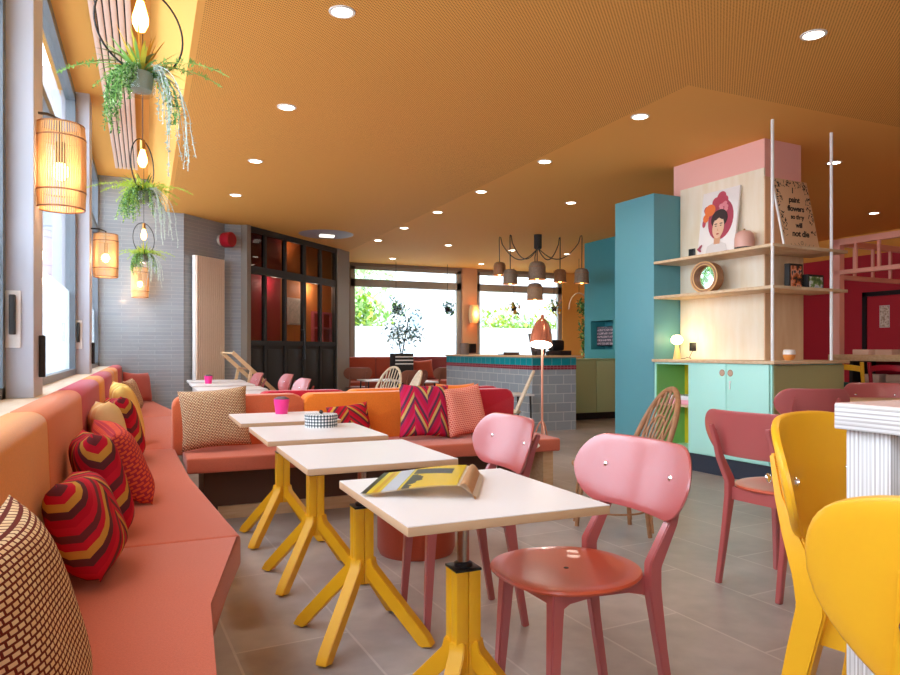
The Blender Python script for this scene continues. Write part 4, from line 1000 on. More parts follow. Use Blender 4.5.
# ------------------------------------------------------------------ things on the tables
def magazine():
    r = thing('magazine', 'yellow and black magazine with a white band lying open face down', 'magazine', (.862, 1.865, .7405), math.radians(-30))
    # local x along the spine fold direction right, sheet arches
    W, D = .27, .33
    def zc(u):  # 0 = left lower edge ... 1 = spine ridge
        return .004 + .030 * math.sin(u * PI / 2) ** 1.4
    def sheet(x0, x1, zoff, up, nm, m, pm=False):
        bm = bmesh.new(); uvl = bm.loops.layers.uv.new('UVMap'); N = 14; g = []
        for i in range(N + 1):
            t = i / N; row = []
            for j in (0, 1): row.append(bm.verts.new((x0 + (x1 - x0) * t, -D / 2 + D * j, zoff + (zc(t) if up else zc(1 - t) * (1 - .0 * j)))))
            g.append(row)
        for i in range(N):
            f = bm.faces.new((g[i][0], g[i + 1][0], g[i + 1][1], g[i][1]))
            for lp, (a, b) in zip(f.loops, ((i, 0), (i + 1, 0), (i + 1, 1), (i, 1))): lp[uvl].uv = (a / N, b)
        bmesh.ops.solidify(bm, geom=bm.faces, thickness=.0025)
        return obj(nm, bm, m, r)
    q = NT('magazine cover print', .28, .5); uv = q.xyz(q.tc.outputs['UV'])
    base = q.ramp(uv[0], [(0, '#3A3530'), (.06, '#FFEA40'), (.12, '#F2C01E'), (.17, '#FFE63A'), (.21, '#E8EAF4'), (.38, '#4A443C'), (.385, '#FFE028')])
    # dark bird-like branch shape in the yellow field
    n = q.noise(q.comb(q.math('MULTIPLY', uv[0], 1.0), q.math('MULTIPLY', uv[1], .9), 0), 4.2, 3)
    band = q.math('LESS_THAN', q.math('ABSOLUTE', q.math('SUBTRACT', uv[1], q.math('MULTIPLY_ADD', uv[0], -.35, .98))), .13)
    tri = q.math('LESS_THAN', uv[0], q.math('MULTIPLY_ADD', n, .5, .28)); tri = q.math('MULTIPLY', tri, q.math('LESS_THAN', uv[1], .66))
    m1 = q.math('MULTIPLY', q.math('GREATER_THAN', uv[0], .42), q.math('MULTIPLY', q.math('LESS_THAN', uv[0], .88), band))
    m2 = q.math('MULTIPLY', q.math('GREATER_THAN', uv[0], .42), tri)
    q.col(q.mix(q.math('MAXIMUM', m1, m2), base, '#4A443C'))
    sheet(-W, 0, .006, True, 'cover', q.m)
    pg = mat('page paper', '#EFE2CF', .7); sheet(-W + .004, 0, .0025, True, 'pages', pg)
    sheet(0, .055, .004, False, 'back_cover', pg)
    bm = bmesh.new(); N = 8; g = []
    for i in range(N + 1):
        t = i / N; g.append([bm.verts.new((.004 + .06 * t, -D / 2 + .004 + (D - .008) * j, .034 - .028 * t + .018 * math.sin(t * 5))) for j in (0, 1)])
    for i in range(N): bm.faces.new((g[i][0], g[i + 1][0], g[i + 1][1], g[i][1]))
    bmesh.ops.solidify(bm, geom=bm.faces, thickness=.002); obj('curled_pages', bm, mat('warm page paper', '#E2B888', .7), r)
    return r
magazine()
def cup(label, loc, s=1):
    r = thing('pink_cup', label, 'cup', loc, 0, 'hot pink cups')
    obj('body', lathe(bmesh.new(), [(0, 0), (.030 * s, 0), (.040 * s, .075 * s), (.037 * s, .075 * s), (.028 * s, .006 * s), (0, .006 * s)], seg=28), mat('hot pink plastic', '#F0308C', .4), r)
    obj('contents', lathe(bmesh.new(), [(0, .083 * s), (.02 * s, .088 * s), (.038 * s, .078 * s), (.039 * s, .070 * s), (0, .068 * s)], seg=20), leafm('dark dried moss', '#6A5A60'), r)
    return r
CP = cup('hot pink cup of dried moss on the fourth white table', (.80, 4.50, .7405), 1.25)
dup(CP, (.70, 8.88, .74), 0, 'hot pink cup on a pedestal table before the radiator')
q = NT('black and white gingham print', .6); o_ = q.xyz(q.tc.outputs['Object']); ang = q.math('ARCTAN2', o_[1], o_[0])
ch = q.math('ADD', q.math('GREATER_THAN', q.math('FRACT', q.math('MULTIPLY', ang, 5.1)), .5), q.math('GREATER_THAN', q.math('FRACT', q.math('MULTIPLY', o_[2], 62)), .5))
q.col(q.ramp(q.math('MULTIPLY', ch, .5), [(0, '#F0EEEA'), (.4, '#7F8A8E'), (.8, '#22282E')]))
r = thing('gingham_tin', 'round gingham tin with a dark knob on the third white table', 'tin', (.86, 3.66, .7405))
obj('box', lathe(bmesh.new(), [(0, 0), (.086, 0), (.086, .056), (0, .056)], seg=40), q.m, r)
ld = obj('lid', lathe(bmesh.new(), [(.088, .042), (.088, .064), (.084, .067), (0, .068)], seg=40), q.m, r); obj('knob', sph(bmesh.new(), (0, 0, .078), .011, 12, 8), BLKM, ld)

# ------------------------------------------------------------------ things on the shelves (cabinet frame)
def cabthing(name, label, cat, x, y, z, rz=0, group=None): return thing(name, label, cat, cabw(x, y, z), CA + rz, group)
def poly2(bm, pts, x, mi=0):  # flat shape in the local y (across) / z plane, facing -x
    f = bm.faces.new([bm.verts.new((x, -p[0], p[1])) for p in pts]); f.material_index = mi
def ell(cx, cy, a, b, n=24, rot=0): return [(cx + a * math.cos(t) * math.cos(rot) - b * math.sin(t) * math.sin(rot), cy + a * math.cos(t) * math.sin(rot) + b * math.sin(t) * math.cos(rot)) for t in [2 * PI * k / n for k in range(n)]]
def portrait():
    r = cabthing('portrait_canvas', 'white canvas portrait of a dark haired woman with a flower crown on the top shelf', 'picture', .23, -.315, 2.041)
    tilt = math.radians(8); W, H = .44, .655
    def P(nm, pts_list, m, x, lab=None):
        for k_, p in enumerate(pts_list):
            bm = bmesh.new(); poly2(bm, [(c - .012 + (a - c) * 1.2, .30 + (b - .32) * 1.2) for a, b in p], x - k_ * .00015)
            obj(nm, bm, m, r, rot=(0, tilt, 0), smooth=0)
    obj('canvas', B(0, .022, -W, 0, 0, H, bev=.002), mat('white canvas', '#F2EDE8', .7), r, rot=(0, tilt, 0))
    c = .225
    fl = []; rnd = random.Random(4)
    P('halo', [ell(c + .03, .37, .125, .165)], mat('muted red paint', '#B5475A', .7), -.001)
    P('flower', [ell(c - .085, .46, .055, .05), ell(c - .12, .40, .03, .035)], mat('orange flower paint', '#EE7A3C', .7), -.004)
    P('flower', [ell(c - .03, .52, .04, .04), ell(c + .02, .555, .045, .045), ell(c + .055, .52, .035, .04), ell(c - .12, .47, .028, .03), ell(c - .135, .36, .018, .035)], mat('crimson flower paint', '#C14A5C', .7), -.003)
    P('flower', [ell(c + .03 * math.cos(k) * 1.1 + .045, .465 + .03 * math.sin(k * 1.7), .020, .018) for k in range(7)], mat('pink flower paint', '#E58E96', .7), -.005)
    P('hair', [ell(c + .02, .375, .082, .078)], mat('dark hair paint', '#3A2A2A', .7), -.006)
    P('neck', [[(c - .012, .17), (c + .048, .17), (c + .05, .27), (c - .016, .27)]], mat('skin paint shade', '#D9A27C', .7), -.0065)
    P('face', [ell(c + .018, .305, .058, .088)], mat('skin paint', '#EBC1A0', .7), -.007)
    P('hair_front', [[(c - .045, .375), (c - .03, .40), (c + .018, .392), (c + .066, .40), (c + .08, .375), (c + .05, .365), (c + .018, .385), (c - .012, .365)]], mat('dark hair paint', '#3A2A2A', .7), -.0075)
    P('brow', [ell(c - .008, .335, .016, .004), ell(c + .044, .335, .016, .004)], mat('dark hair paint', '#3A2A2A', .7), -.008)
    P('eye', [ell(c - .006, .318, .009, .004), ell(c + .042, .318, .009, .004)], mat('dark eye paint', '#2A2020', .7), -.008)
    P('mouth', [ell(c + .018, .252, .014, .006)], mat('red lip paint', '#B23A3C', .7), -.008)
    P('nose', [[(c + .014, .30), (c + .024, .278), (c + .010, .276)]], mat('skin paint shade', '#D9A27C', .7), -.008)
    P('blouse', [[(c - .075, .16), (c - .02, .185), (c + .018, .165), (c + .056, .185), (c + .11, .16), (c + .13, .09), (c - .09, .09)]], mat('grey white paint', '#DCD6D2', .7), -.0062)
    P('leaf', [ell(c - .15, .16, .030, .012, 12, .8), ell(c - .155, .14, .028, .010, 12, -.6), ell(c + .10, .085, .075, .020, 16, .12), ell(c + .06, .075, .04, .015, 12, -.3)], mat('plum leaf paint', '#A84A5C', .7), -.009)
    return r
portrait()
def easel_poster():
    r = cabthing('lettered_poster', 'kraft poster with handwritten lines and leaf border on the top shelf', 'poster', .34, -1.22, 2.041, math.radians(-2))
    # faces local -y ; leans back (+y)
    tilt = math.radians(-12); W, H = .44, .66
    obj('board', B(0, W, 0, .012, 0, H, bev=.001), mat('kraft card', '#E2B98E', .7), r, rot=(tilt, 0, 0))
    obj('white_edge', B(-.012, 0, -.002, .014, 0, H), WMET, r, rot=(tilt, 0, 0))
    ink = mat('dark ink', '#2A1A14', .8)
    for i, (tx, sz, zz) in enumerate((('I', .075, .535), ('paint', .075, .445), ('flowers', .075, .36), ('so they', .060, .285), ('will', .065, .205), ('not die', .08, .12))):
        cu = bpy.data.curves.new('lettering', 'FONT'); cu.body = tx; cu.size = sz; cu.align_x = 'CENTER'; cu.shear = .25; cu.extrude = .0004; cu.space_character = .95; cu.offset = .0022
        to = bpy.data.objects.new('lettering', cu); COL.objects.link(to)
        bpy.context.view_layer.update(); dg = bpy.context.evaluated_depsgraph_get(); me = bpy.data.meshes.new_from_object(to.evaluated_get(dg)); bpy.data.objects.remove(to)
        o = bpy.data.objects.new('lettering', me); me.materials.clear(); me.materials.append(ink); COL.objects.link(o); o.parent = r
        o.matrix_local = Matrix.Rotation(tilt, 4, 'X') @ Matrix.Translation((W / 2, -.0015, zz)) @ Matrix.Rotation(PI / 2, 4, 'X')
    rnd = random.Random(3); bm = bmesh.new()
    for k in range(150):
        side = rnd.random()
        if side < .38: x, z = rnd.uniform(.01, .075), rnd.uniform(.12, .65)
        elif side < .72: x, z = rnd.uniform(W - .075, W - .01), rnd.uniform(.15, .65)
        else: x, z = rnd.uniform(.02, W - .02), rnd.uniform(.585, .65)
        a = rnd.uniform(0, PI); e = ell(x, z, rnd.uniform(.008, .020), rnd.uniform(.002, .006), 10, a)
        e = [(min(max(p, .002), W - .002), min(max(q_, .01), H - .004)) for p, q_ in e]
        bm.faces.new([bm.verts.new((p, -.0012, q_)) for p, q_ in e])
    obj('leaf_border', bm, ink, r, rot=(tilt, 0, 0), smooth=0)
    bm = bmesh.new()
    for k in range(3): tube(bm, [(W / 2 + (.05 + .05 * k) * math.cos(t), -.0012, .07 + (.045 + .02 * k) * math.sin(t)) for t in [PI * 1.08 + i * PI * .84 / 12 for i in range(13)]], .0012, 4)
    tube(bm, ell3 := [(W / 2 + .014 * math.cos(t), -.0012, .06 + .018 * math.sin(t)) for t in [2 * PI * k / 12 for k in range(12)]], .0014, 4, closed=True)
    obj('scroll_lines', bm, ink, r, rot=(tilt, 0, 0))
    return r
easel_poster()
r = cabthing('ceramic_dome', 'pale pink dome with a black base band beside the portrait', 'dome', .24, -.87, 2.041); r.scale = (1.12, 1.12, 1.22)
obj('base', lathe(bmesh.new(), [(0, 0), (.072, 0), (.075, .005), (.075, .012), (0, .012)], seg=28), WMET, r); obj('band', lathe(bmesh.new(), [(.076, .012), (.078, .012), (.078, .036), (.074, .036)], seg=28), BLKM, r)
obj('dome', lathe(bmesh.new(), [(.074, .034), (.077, .036), (.077, .10), (.070, .135), (.050, .155), (.018, .163), (0, .164)], seg=32), mat('blush ceramic', '#DFAE9F', .35), r); obj('knob', sph(bmesh.new(), (0, 0, .170), .008), mat('brass', '#B98B4A'), r)
r = cabthing('power_socket', 'black power socket on the plywood above the top shelf', 'socket', .352, -.10, 2.09); obj('plate', B(-.010, 0, -.085, .0, 0, .085, bev=.003), BLK, r); obj('outlet', lathe(bmesh.new(), [(0, 0), (.020, 0), (.022, .002)], seg=20), BLKM, r, loc=(-.0115, -.0425, .0425), rot=(0, PI / 2, 0))
r = cabthing('power_socket', 'black power socket on the plywood behind the small glowing lamp', 'socket', .352, -.11, 1.14); obj('plate', B(-.010, 0, -.085, .0, 0, .085, bev=.003), BLK, r); obj('outlet', lathe(bmesh.new(), [(0, 0), (.020, 0), (.022, .002)], seg=20), BLKM, r, loc=(-.0115, -.0425, .0425), rot=(0, PI / 2, 0))
r = cabthing('round_mirror', 'round mirror in a deep rattan hoop on the lower shelf', 'mirror', .17, -.50, 1.691 + .151, math.radians(6))
def hoop(R, x, rr, m, nm): obj(nm, tube(bmesh.new(), [(x, R * math.cos(2 * PI * k / 40), R * math.sin(2 * PI * k / 40)) for k in range(40)], rr, 8, closed=True), m, r)
obj('frame', lathe(bmesh.new(), [(.118, -.05), (.148, -.05), (.150, 0), (.148, .05), (.118, .05), (.118, -.05)], seg=44, M=Matrix.Rotation(PI / 2, 4, 'Y')), RATT, r)
hoop(.146, -.05, .006, CANE, 'frame_hoop'); hoop(.118, -.05, .005, CANE, 'frame_hoop'); hoop(.128, .05, .006, CANE, 'frame_hoop')
obj('glass', lathe(bmesh.new(), [(0, 0), (.118, 0)], seg=40, M=Matrix.Translation((-.0, 0, 0)) @ Matrix.Rotation(PI / 2, 4, 'Y')), mat('mirror glass', '#E8ECEC', .04, 1), r)
r = cabthing('mushroom_lamp', 'small glowing globe lamp on a pale cone foot on the cabinet', 'table lamp', .20, -.085, 1.058)
obj('foot', lathe(bmesh.new(), [(0, 0), (.040, 0), (.038, .01), (.020, .12), (.016, .15), (0, .15)], seg=24), mat('pale wood foot', '#EBC27E', .5), r)
obj('globe', sph(bmesh.new(), (0, 0, .195), .060, 24, 16, .85), mat('glowing opal globe', '#FFEFD0', emit=('#FFD890', 9)), r); lamp(r, (-.03, -.085, .2), 2.5, (1, .72, .4), .05)
obj('cable', tube(bmesh.new(), [(.03, -.01, .006), (.06, -.05, .006), (.03, -.10, .02), (.07, -.12, .006), (.10, -.07, .02), (.121, -.10, .10)], .003, 6), BLKM, r)
def pframe(label, x, y, w_, h_, cols, rz):
    r = cabthing('photo_frame', label, 'photo frame', x, y, 1.691, math.radians(rz), 'small framed pictures')
    obj('frame', B(0, w_, 0, .05, 0, h_, bev=.002), BLKM, r)
    q = NT('picture ' + label[:22], .4); n = q.noise(q.tc.outputs['Object'], 16, 3); q.col(q.ramp(n, cols, 'LINEAR')); obj('picture', B(.022, w_ - .022, -.003, 0, .02, h_ - .02), q.m, r)
pframe('black framed orange abstract picture beside the landscape picture', .49, -1.14, .185, .235, [(.40, '#1E1A1C'), (.5, '#D86A2A'), (.58, '#F0B090'), (.64, '#2E3A44')], 0)
pframe('black framed landscape picture nearest the second pole', .70, -1.17, .225, .145, [(.38, '#3E6A3A'), (.5, '#7FA05A'), (.56, '#D8DCE0'), (.64, '#9AB4C8')], 0)
r = cabthing('small_bowl', 'white and orange glazed bowl on the cabinet end', 'bowl', .45, -1.17, 1.058)
obj('cup', lathe(bmesh.new(), [(0, .0), (.028, .0), (.048, .022), (.052, .045), (.0525, .052)], seg=28), mat('orange glaze', '#E8964C', .3), r, label='orange lower glaze'); obj('rim', lathe(bmesh.new(), [(.0525, .052), (.052, .075), (.046, .095), (.043, .094), (.047, .07), (.04, .02)], seg=28), mat('white glaze', '#F4ECE4', .3), r, label='white upper glaze')
r = cabthing('card_box', 'small pink box with a dark patterned lid in the green compartment', 'box', .06, -.39, .6185)
obj('box', B(0, .24, 0, .28, 0, .045, bev=.003), mat('pink card', '#EBA6B4', .6), r)
q = NT('dark blue dotted lid', .6); q.col(q.brick(q.tc.outputs['Object'], '#2A3458', '#2A3458', '#EDE8EC', .035, .035, .008, 0)[0]); obj('lid', B(-.004, .244, -.004, .284, .045, .085, bev=.003), q.m, r)

# ------------------------------------------------------------------ things on and around the bar
r = tag(obj('storage_jar', lathe(bmesh.new(), [(0, 0), (.075, 0), (.08, .02), (.08, .19), (.07, .20), (0, .2)], seg=20), mat('grey brown jar', '#7A6A60', .6), loc=(5.08, 10.9, 1.071)), 'grey brown jar at the far end of the bar', 'jar')
r = tag(obj('dark_planter', lathe(bmesh.new(), [(0, 0), (.10, 0), (.16, .33), (.15, .33), (.10, .02), (0, .02)], seg=24), mat('dark brown planter', '#4A3E3C', .6), loc=(5.55, 9.2, 1.071)), 'dark tapered planter standing on the bar behind the copper lamp', 'planter')
r = tag(obj('serving_tray', bx(B(0, .28, 0, .2, 0, .012), 0, .28, 0, .01, .012, .045), mat('brown tray', '#5A4238', .5), loc=(5.05, 9.4, 1.071)), 'low brown tray on the bar between the jar and the planter', 'tray')
r = thing('coffee_machine', 'black coffee machine at the right end of the bar', 'coffee machine', (5.72, 8.62, 1.071)); 
obj('body', B(-.16, .05, .0, .35, 0, .07, bev=.01), BLK, r); obj('head', B(-.16, .05, .18, .35, .07, .23, bev=.03), BLK, r)
for i, (x, y) in enumerate(((5.30, 8.9), (5.22, 8.75), (5.40, 8.7), (5.34, 8.6))):
    tag(obj('glass_cup', lathe(bmesh.new(), [(0, 0), (.022, 0), (.03, .06), (.028, .06), (.02, .004), (0, .004)], seg=14), BLKM, loc=(x, y, 1.071)), ['dark cup at the back of the bar cups', 'dark cup left among the bar cups', 'dark cup right among the bar cups', 'dark cup at the front of the bar cups'][i], 'cup', 'small dark cups on the bar')
# wall lamp on the pier
r = thing('wall_lamp', 'glowing cane wall lamp on the tan pier between the far windows', 'wall lamp', (7.02, 14.52, 1.98))
obj('shade', lathe(bmesh.new(), [(.10, .22), (.125, .1), (.125, -.1), (.10, -.2), (.098, -.2), (.12, -.1), (.12, .1), (.096, .22)], seg=20), CANE, r); obj('bulb', sph(bmesh.new(), (0, 0, 0), .07), BULB, r); lamp(r, (0, -.22, 0), 10, (1, .66, .34), .06)
obj('back_plate', B(-.04, .04, .10, .12, -.06, .06), BLKM, r)
r = thing('sound_box', 'small dark switch box on the tan pier', 'switch box', (7.02, 14.62, 1.08)); obj('case', B(-.09, .09, -.03, .02, 0, .22, bev=.004), BLKM, r); obj('front', B(-.07, .07, -.034, -.03, .02, .2), BLK, r)

# hanging pots in the far windows
def window_pot(label, x, y, z, m):
    rnd = random.Random(int(x * 100)); r = thing('window_pot', label, 'hanging pot', (x, y, z), 0, 'hanging pots in the far windows')
    obj('pot', lathe(bmesh.new(), [(0, -.06), (.05, -.06), (.07, .05), (.062, .05), (0, .0)], seg=16), BLKM, r); obj('cord', tube(bmesh.new(), [(0, 0, .05), (0, 0, CH - z)], .005, 5), BLKM, r)
    foliage('foliage', 90, .12, [((0, 0, .10), (.17, .17, .12)), ((.05, 0, -.05), (.12, .12, .14))], m, r, int(x * 7))
    return r
window_pot('dark plant hanging left in the left far window', 4.98, 14.2, 2.05, [L_DARK, L_BLUE]); window_pot('dark plant hanging right in the left far window', 6.2, 14.2, 2.07, [L_DARK, L_BLUE])
window_pot('yellow green plant hanging left in the right far window', 7.9, 14.2, 2.12, [L_YEL, L_DARK, L_OR]); window_pot('yellow green plant hanging right in the right far window', 9.0, 14.2, 2.14, [L_YEL, L_OR, L_DARK])
r = thing('wall_plant', 'dark trailing plant in a wire arch beside the teal wall', 'plant', (8.35, 12.2, 1.9))
obj('arch', tube(bmesh.new(), [(.25 * math.cos(t), 0, .35 * math.sin(t) + .1) for t in [PI * i / 16 for i in range(17)]] , .012, 6), RATTL, r)
foliage('foliage', 420, .10, [((.10, 0, .15), (.12, .12, .18)), ((.14, 0, -.3), (.10, .1, .4)), ((.16, 0, -.7), (.07, .08, .3))], [L_DARK, L_DARK, L_GREEN], r, 5)
obj('hanger', tube(bmesh.new(), [(0, 0, .45), (0, 0, CH - 1.9)], .005, 5), BLKM, r)

# ------------------------------------------------------------------ lounge at the far windows
r = thing('far_banquette', 'brick brown banquette under the far windows', 'banquette', (0, 0, 0))
obj('base', B(3.62, 8.2, 13.65, 14.6, 0, .36), mat('brown base', '#6A3E30', .6), r); obj('seat_cushion', B(3.62, 8.2, 13.5, 14.3, .36, .50, bev=.02), F_BRICK, r)
for a, b_, m in ((3.62, 4.55, F_BRICK), (4.55, 5.45, F_BRICK), (5.45, 6.6, F_PLUM), (6.6, 8.2, F_PLUM)): obj('back_panel', B(a + .003, b_ - .003, 14.28, 14.6, .48, 1.0, bev=.03), m, r)
lean((5.55, 14.05), .5, .42, -90, 12, 4, .50, F_BRICK, 'plain brick cushion on the far banquette', .14, 21)
r = thing('plant_planter', 'tall dark planter with blue green shrub before the left far window', 'planter', (4.75, 13.2, 0)); obj('pot', B(-.2, .2, -.16, .16, 0, 1.08, bev=.01), BLKM, r)
bm = bmesh.new()
for zz in (.86, .93, 1.0): bx(bm, -.19, .19, -.168, -.160, zz, zz + .025)
obj('pot_pattern', bm, WMET, r); foliage('foliage', 520, .10, [((.0, 0, 1.35), (.30, .25, .28)), ((-.15, 0, 1.55), (.25, .2, .22)), ((.25, 0, 1.5), (.22, .2, .2)), ((.1, 0, 1.85), (.35, .2, .25))], [L_BLUE, L_BLUE, L_SILV], r, 8)
foliage_stem = obj('stems', tube(tube(bmesh.new(), [(0, 0, 1.0), (-.1, 0, 1.6)], .012, 6), [(0, 0, 1.0), (.15, 0, 1.8)], .012, 6), BLKM, r)
def lounge_table(label, loc, z, w_, m):
    r = thing('lounge_table', label, 'table', loc, 0, 'small lounge tables'); obj('tabletop', B(-w_ / 2, w_ / 2, -w_ / 2, w_ / 2, z - .025, z, bev=.003), m, r)
    for sx in (-1, 1):
        for sy in (-1, 1): obj('leg', tube(bmesh.new(), [(sx * w_ * .4, sy * w_ * .4, z - .025), (sx * w_ * .43, sy * w_ * .43, 0)], .014, 8), BLKM if m is WHITE else m, r)
    return r
lounge_table('white lounge table left before the far banquette', (3.95, 12.3, 0), .60, .62, WHITE)
lounge_table('white lounge table before the shrub planter', (4.55, 11.8, 0), .58, .60, WHITE)
lounge_table('low white lounge table right of the rattan chairs', (4.45, 9.2, 0), .56, .5, WHITE)
lounge_table('pale lounge table beside the bar corner', (4.55, 8.2, 0), .56, .42, WHITE)
BCM = mat('brown lacquer', '#8E5540', .4)
for i, (x, y, a) in enumerate(((4.05, 11.0, 100), (5.3, 12.5, 95), (3.75, 13.0, 80))):
    chair_parts(thing('lounge_chair', ['brown lounge chair nearest before the far banquette', 'brown lounge chair right of the shrub planter', 'brown lounge chair at the left end of the far banquette'][i], 'chair', (x, y, 0), math.radians(a), 'brown lounge chairs'), BCM, BCM, sh=.44)

# ------------------------------------------------------------------ right side: far table, pergola, counter, ladder chairs
r = thing('wooden_table', 'pale wooden table with white pedestal between the rose chairs at the right', 'table', (5.76, 3.57, 0), math.radians(-37))
obj('tabletop', B(-.6, .6, -.295, .295, .712, .74, bev=.003), BEECH, r)
for x in (-.42, .42): obj('column', B(x - .04, x + .04, -.04, .04, .02, .712), WMET, r); obj('foot', B(x - .05, x + .05, -.3, .3, 0, .02, bev=.004), WMET, r)
r = cafe_table('wide cafe table with yellow base hidden behind the yellow stool', (3.52, 2.10, 0), 0, .7, .7)
PG = mat('pink pergola paint', '#F2AE9E', .55)
def pergola():
    x0, y0 = 7.56, 5.74; L = 3.3
    r = thing('pink_pergola', 'pink timber pergola with lattice top before the crimson wall', 'pergola', (x0, y0, 0), CA)
    for (x, y) in ((0, 0), (0, -L), (2.9, 0), (2.9, -L)): obj('post', B(x, x + .09, y - .09, y, 0, 2.47), PG, r)
    for x, nm in ((0, 'front'), (2.9, 'rear')):
        obj('top_rail', B(x, x + .06, -L, 0, 2.40, 2.47), PG, r); obj('lower_rail', B(x, x + .06, -L, 0, 2.05, 2.10), PG, r)
        for k in range(1, 12): obj('lattice_post', B(x + .015, x + .045, -k * .27 - .015, -k * .27 + .015, 2.10, 2.40), PG, r)
    for y in (0, -L + .1):
        obj('top_rail', B(.1, 2.9, y - .06, y, 2.40, 2.47), PG, r); obj('lower_rail', B(.1, 2.9, y - .06, y, 2.00, 2.05), PG, r)
        for k in range(1, 8): obj('lattice_post', B(k * .36 - .015, k * .36 + .015, y - .06, y - .03, 2.05, 2.40), PG, r)
pergola()
DF = tag(bpy.data.objects.new('door_2', None), 'black door frame with crimson leaf in the right wall', 'door', kind='structure'); COL.objects.link(DF); DF.location = (XR, 7.70, 0)
bm = bmesh.new(); bx(bm, -.05, 0, -.07, .0, 0, 2.10); bx(bm, -.05, 0, -1.1, 0, 2.03, 2.10); bx(bm, -.05, 0, -1.1, -1.03, 0, 2.10); obj('frame', bm, BLK, DF, kind='structure')
obj('leaf', B(-.02, -.002, -1.03, -.07, 0, 2.03), REDW, DF, kind='structure')
q = NT('printed notice', .6); n = q.noise(q.tc.outputs['Object'], 30, 3); q.col(q.ramp(n, [(.4, '#B89A80'), (.55, '#E8D8C8')], 'LINEAR'))
r = thing('door_notice', 'small printed notice on the crimson door', 'notice', (XR - .022, 7.26, 1.52)); obj('sheet', B(-.006, 0, 0, .15, 0, .34), q.m, r); obj('border', B(-.004, 0, -.008, .158, -.008, .348), WHITE, r)
r = thing('display_counter', 'pale wooden display counter under the pink pergola', 'counter', (7.35, 5.32, 0), CA)
obj('worktop', B(-.3, 1.9, -1.9, .1, 1.03, 1.10, bev=.004), BEECH, r); obj('body', B(-.12, 1.8, -1.8, 0, 0, .55), BLKM, r); obj('back_panel', B(.3, .34, -1.8, 0, .55, 1.03), REDP, r)
for y in (-.05, -.9, -1.78): obj('upright', B(-.12, .3, y - .02, y + .02, .55, 1.03), BLKM, r)
obj('shelf', B(-.14, .3, -1.8, 0, .76, .785), BLKM, r)
rnd = random.Random(9)
bk_cols = ['#E8C8B4', '#D9B49C', '#F0E0D0', '#C9A88C']
lbls = ['leftmost', 'second from the left', 'third', 'fourth']
for i, y in enumerate((-.18, -.42, -.72, -1.02)):
    o = cabl = obj('stacked_box', B(0, .2, -.18, 0, 0, .055 if i < 2 else .025, bev=.003), mat('pale box %d' % i, bk_cols[i], .6), loc=(7.20 + .02 * i, 5.40 + y, 1.10), rot=(0, 0, CA)); tag(o, '%s pale carton lying on the display counter' % lbls[i], 'box', 'cartons on the display counter')
    for j, z in enumerate((.785, .55)):
        o = obj('shelf_box', B(0, .16, -.16, 0, 0, .10, bev=.003), mat('pale box %d' % ((i + j) % 4), bk_cols[(i + j) % 4], .6), loc=(7.28, 5.32 + y, z), rot=(0, 0, CA)); tag(o, '%s box on the %s shelf below the display counter' % (lbls[i], 'upper' if j == 0 else 'lower'), 'box', 'boxes under the display counter')
r = thing('grey_screen', 'grey upright panel on the display counter at the frame edge', 'panel', (7.45, 4.70, 1.10)); obj('panel', B(0, .03, -.5, 0, .02, .32, bev=.004), mat('grey panel', '#8A90A0', .4), r); obj('stand', B(-.03, .06, -.3, -.2, 0, .02), BLKM, r)
def ladder_chair(label, loc, rz, m, m2):
    r = thing('ladder_back_chair', label, 'chair', loc, rz, 'painted ladder back chairs')
    for s in (-1, 1):
        obj('back_post', tube(bmesh.new(), [(-.2, s * .19, 0), (-.2, s * .19, .45), (-.27, s * .2, 1.03)], .018, 10), m, r); obj('front_leg', tube(bmesh.new(), [(.2, s * .2, 0), (.2, s * .2, .45)], .018, 10), m, r)
        obj('side_rung', tube(bmesh.new(), [(-.2, s * .19, .25), (.2, s * .2, .25)], .01, 8), m, r)
    for i, z in enumerate((.62, .78, .96)):
        y_ = -.2 - .07 * (z - .45) / .58
        pts = [(y_ - .03 * (1 - (k / 4) ** 2), k * .048, z + .02 * (1 - (k / 4) ** 2)) for k in range(-4, 5)]
        obj('back_slat', sweep(bmesh.new(), pts, (.055, .012), (0, 0, 1)), m if i == 2 else m2, r)
    obj('seat', B(-.21, .22, -.21, .21, .43, .46, bev=.01), m2, r)
    return r
DG = mat('dark green paint', '#1E5A50', .4)
ladder_chair('yellow and green ladder back chair before the display counter', (6.72, 4.80, 0), math.radians(3), YEL, DG)
ladder_chair('crimson ladder back chair at the right frame edge', (6.80, 4.36, 0), math.radians(0), REDP, REDP)
ladder_chair('orange ladder back chair partly behind the olive cabinet end', (6.80, 5.27, 0), math.radians(0), mat('orange paint', '#E8902A', .4), mat('orange paint', '#E8902A', .4))

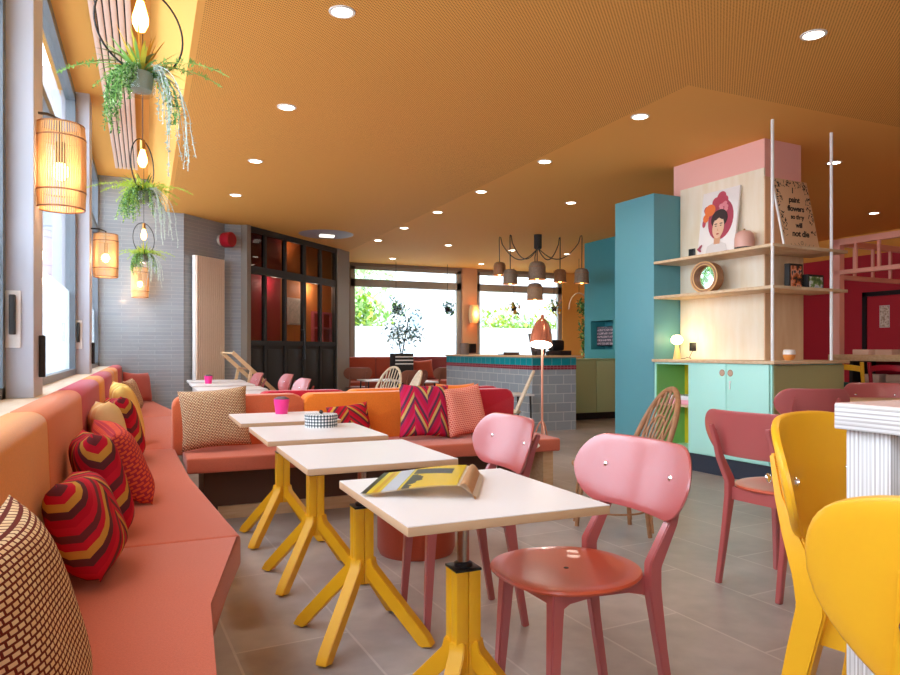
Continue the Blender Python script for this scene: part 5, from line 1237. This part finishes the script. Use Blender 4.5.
# ------------------------------------------------------------------ outdoors
struct('floor_outside', bx(bx(B(-14, -.75, -8, 34, -.5, -.13), -.75, 26, YB + .22, 34, -.5, -.13), -14, 26, -12, YN - .12, -.5, -.13), mat('pale paving', '#B8B4AC', .9), 'pale paving outside the windows', 'ground')
def tree(label, loc, h, r_, mats, seed, n=1600, name='leafy_tree'):
    rnd = random.Random(seed); r = thing(name, label, 'tree', loc, 0)
    obj('trunk', tube(bmesh.new(), [(0, 0, 0), (.05, 0, h * .5), (0, .05, h * .8)], [.14, .1, .05], 10), mat('bark', '#6A584A', .9), r)
    bl = [((rnd.uniform(-r_, r_) * .6, rnd.uniform(-r_, r_) * .6, h * .72 + rnd.uniform(-1, 1) * h * .2), (r_ * .55, r_ * .55, r_ * .5)) for k in range(9)]
    foliage('crown', n, .26, bl, mats, r, seed, .55); return r
tree('green tree outside the left edge of the left far window', (4.7, 18.5, -.13), 4.0, 1.3, [L_GREEN, L_PALE, L_SPRING], 31)
tree('pale autumn tree outside behind the left far window', (6.6, 22, -.13), 4.4, 1.2, [L_PALE, L_SILV, L_PALE], 32, 700)
tree('green tree outside the left window wall', (-5.5, 11, -.13), 4.6, 1.6, [L_GREEN, L_DARK], 33, 1200)
r = thing('hedge', 'green hedge outside the right far window', 'hedge', (10.6, 17.6, -.13)); foliage('foliage', 2600, .22, [((-1.6 + k * .5, 0, 1.9 + .15 * math.sin(k * 2)), (.5, .5, .5)) for k in range(8)] + [((-1.6 + k * .5, 0, 1.1), (.45, .5, .7)) for k in range(8)], [L_GREEN, L_PALE, L_SPRING], r, 3); obj('stems', bx(B(-1.6, -1.5, -.05, .05, 0, 1.6), 1.5, 1.6, -.05, .05, 0, 1.6), BLKM, r)
def building(label, loc, w_, d_, h, m, rows_, cols_, rz=0):
    r = thing('apartment_building', label, 'building', loc, rz)
    obj('wall', B(0, w_, 0, d_, 0, h), m, r)
    wm = mat('far window glass', '#8CA0AC', .2)
    for i in range(rows_):
        for j in range(cols_):
            x = (j + .5) * w_ / cols_; z = 1 + (i + .4) * (h - 1) / rows_; obj('window', B(x - .5, x + .5, -.04, .0, z - .6, z + .6), wm, r)
    for i in range(rows_): obj('ledge', B(0, w_, -.35, 0, .9 + i * (h - 1) / rows_, 1.0 + i * (h - 1) / rows_), mat('ledge', '#C8CCD0', .8), r)
building('pale apartment building far behind the right far window', (9, 26, -.13), 12, 5, 7, mat('pale render', '#D8DCDE', .9), 2, 5)
building('pale apartment building far behind the left far window', (-1, 28, -.13), 8, 5, 6, mat('white render', '#E6E8EA', .9), 2, 3)
r = thing('apartment_building', 'grey building standing outside beyond the left windows', 'building', (-9, 16, -.13)); obj('wall', B(0, 7.6, 0, 5, 0, 7), mat('grey render', '#A9B0BC', .9), r)
for k in range(5): obj('window', B(.4 + k * 1.45, 1.3 + k * 1.45, -.03, 0, 3.6, 5.0), mat('far window glass', '#8CA0AC', .2), r)
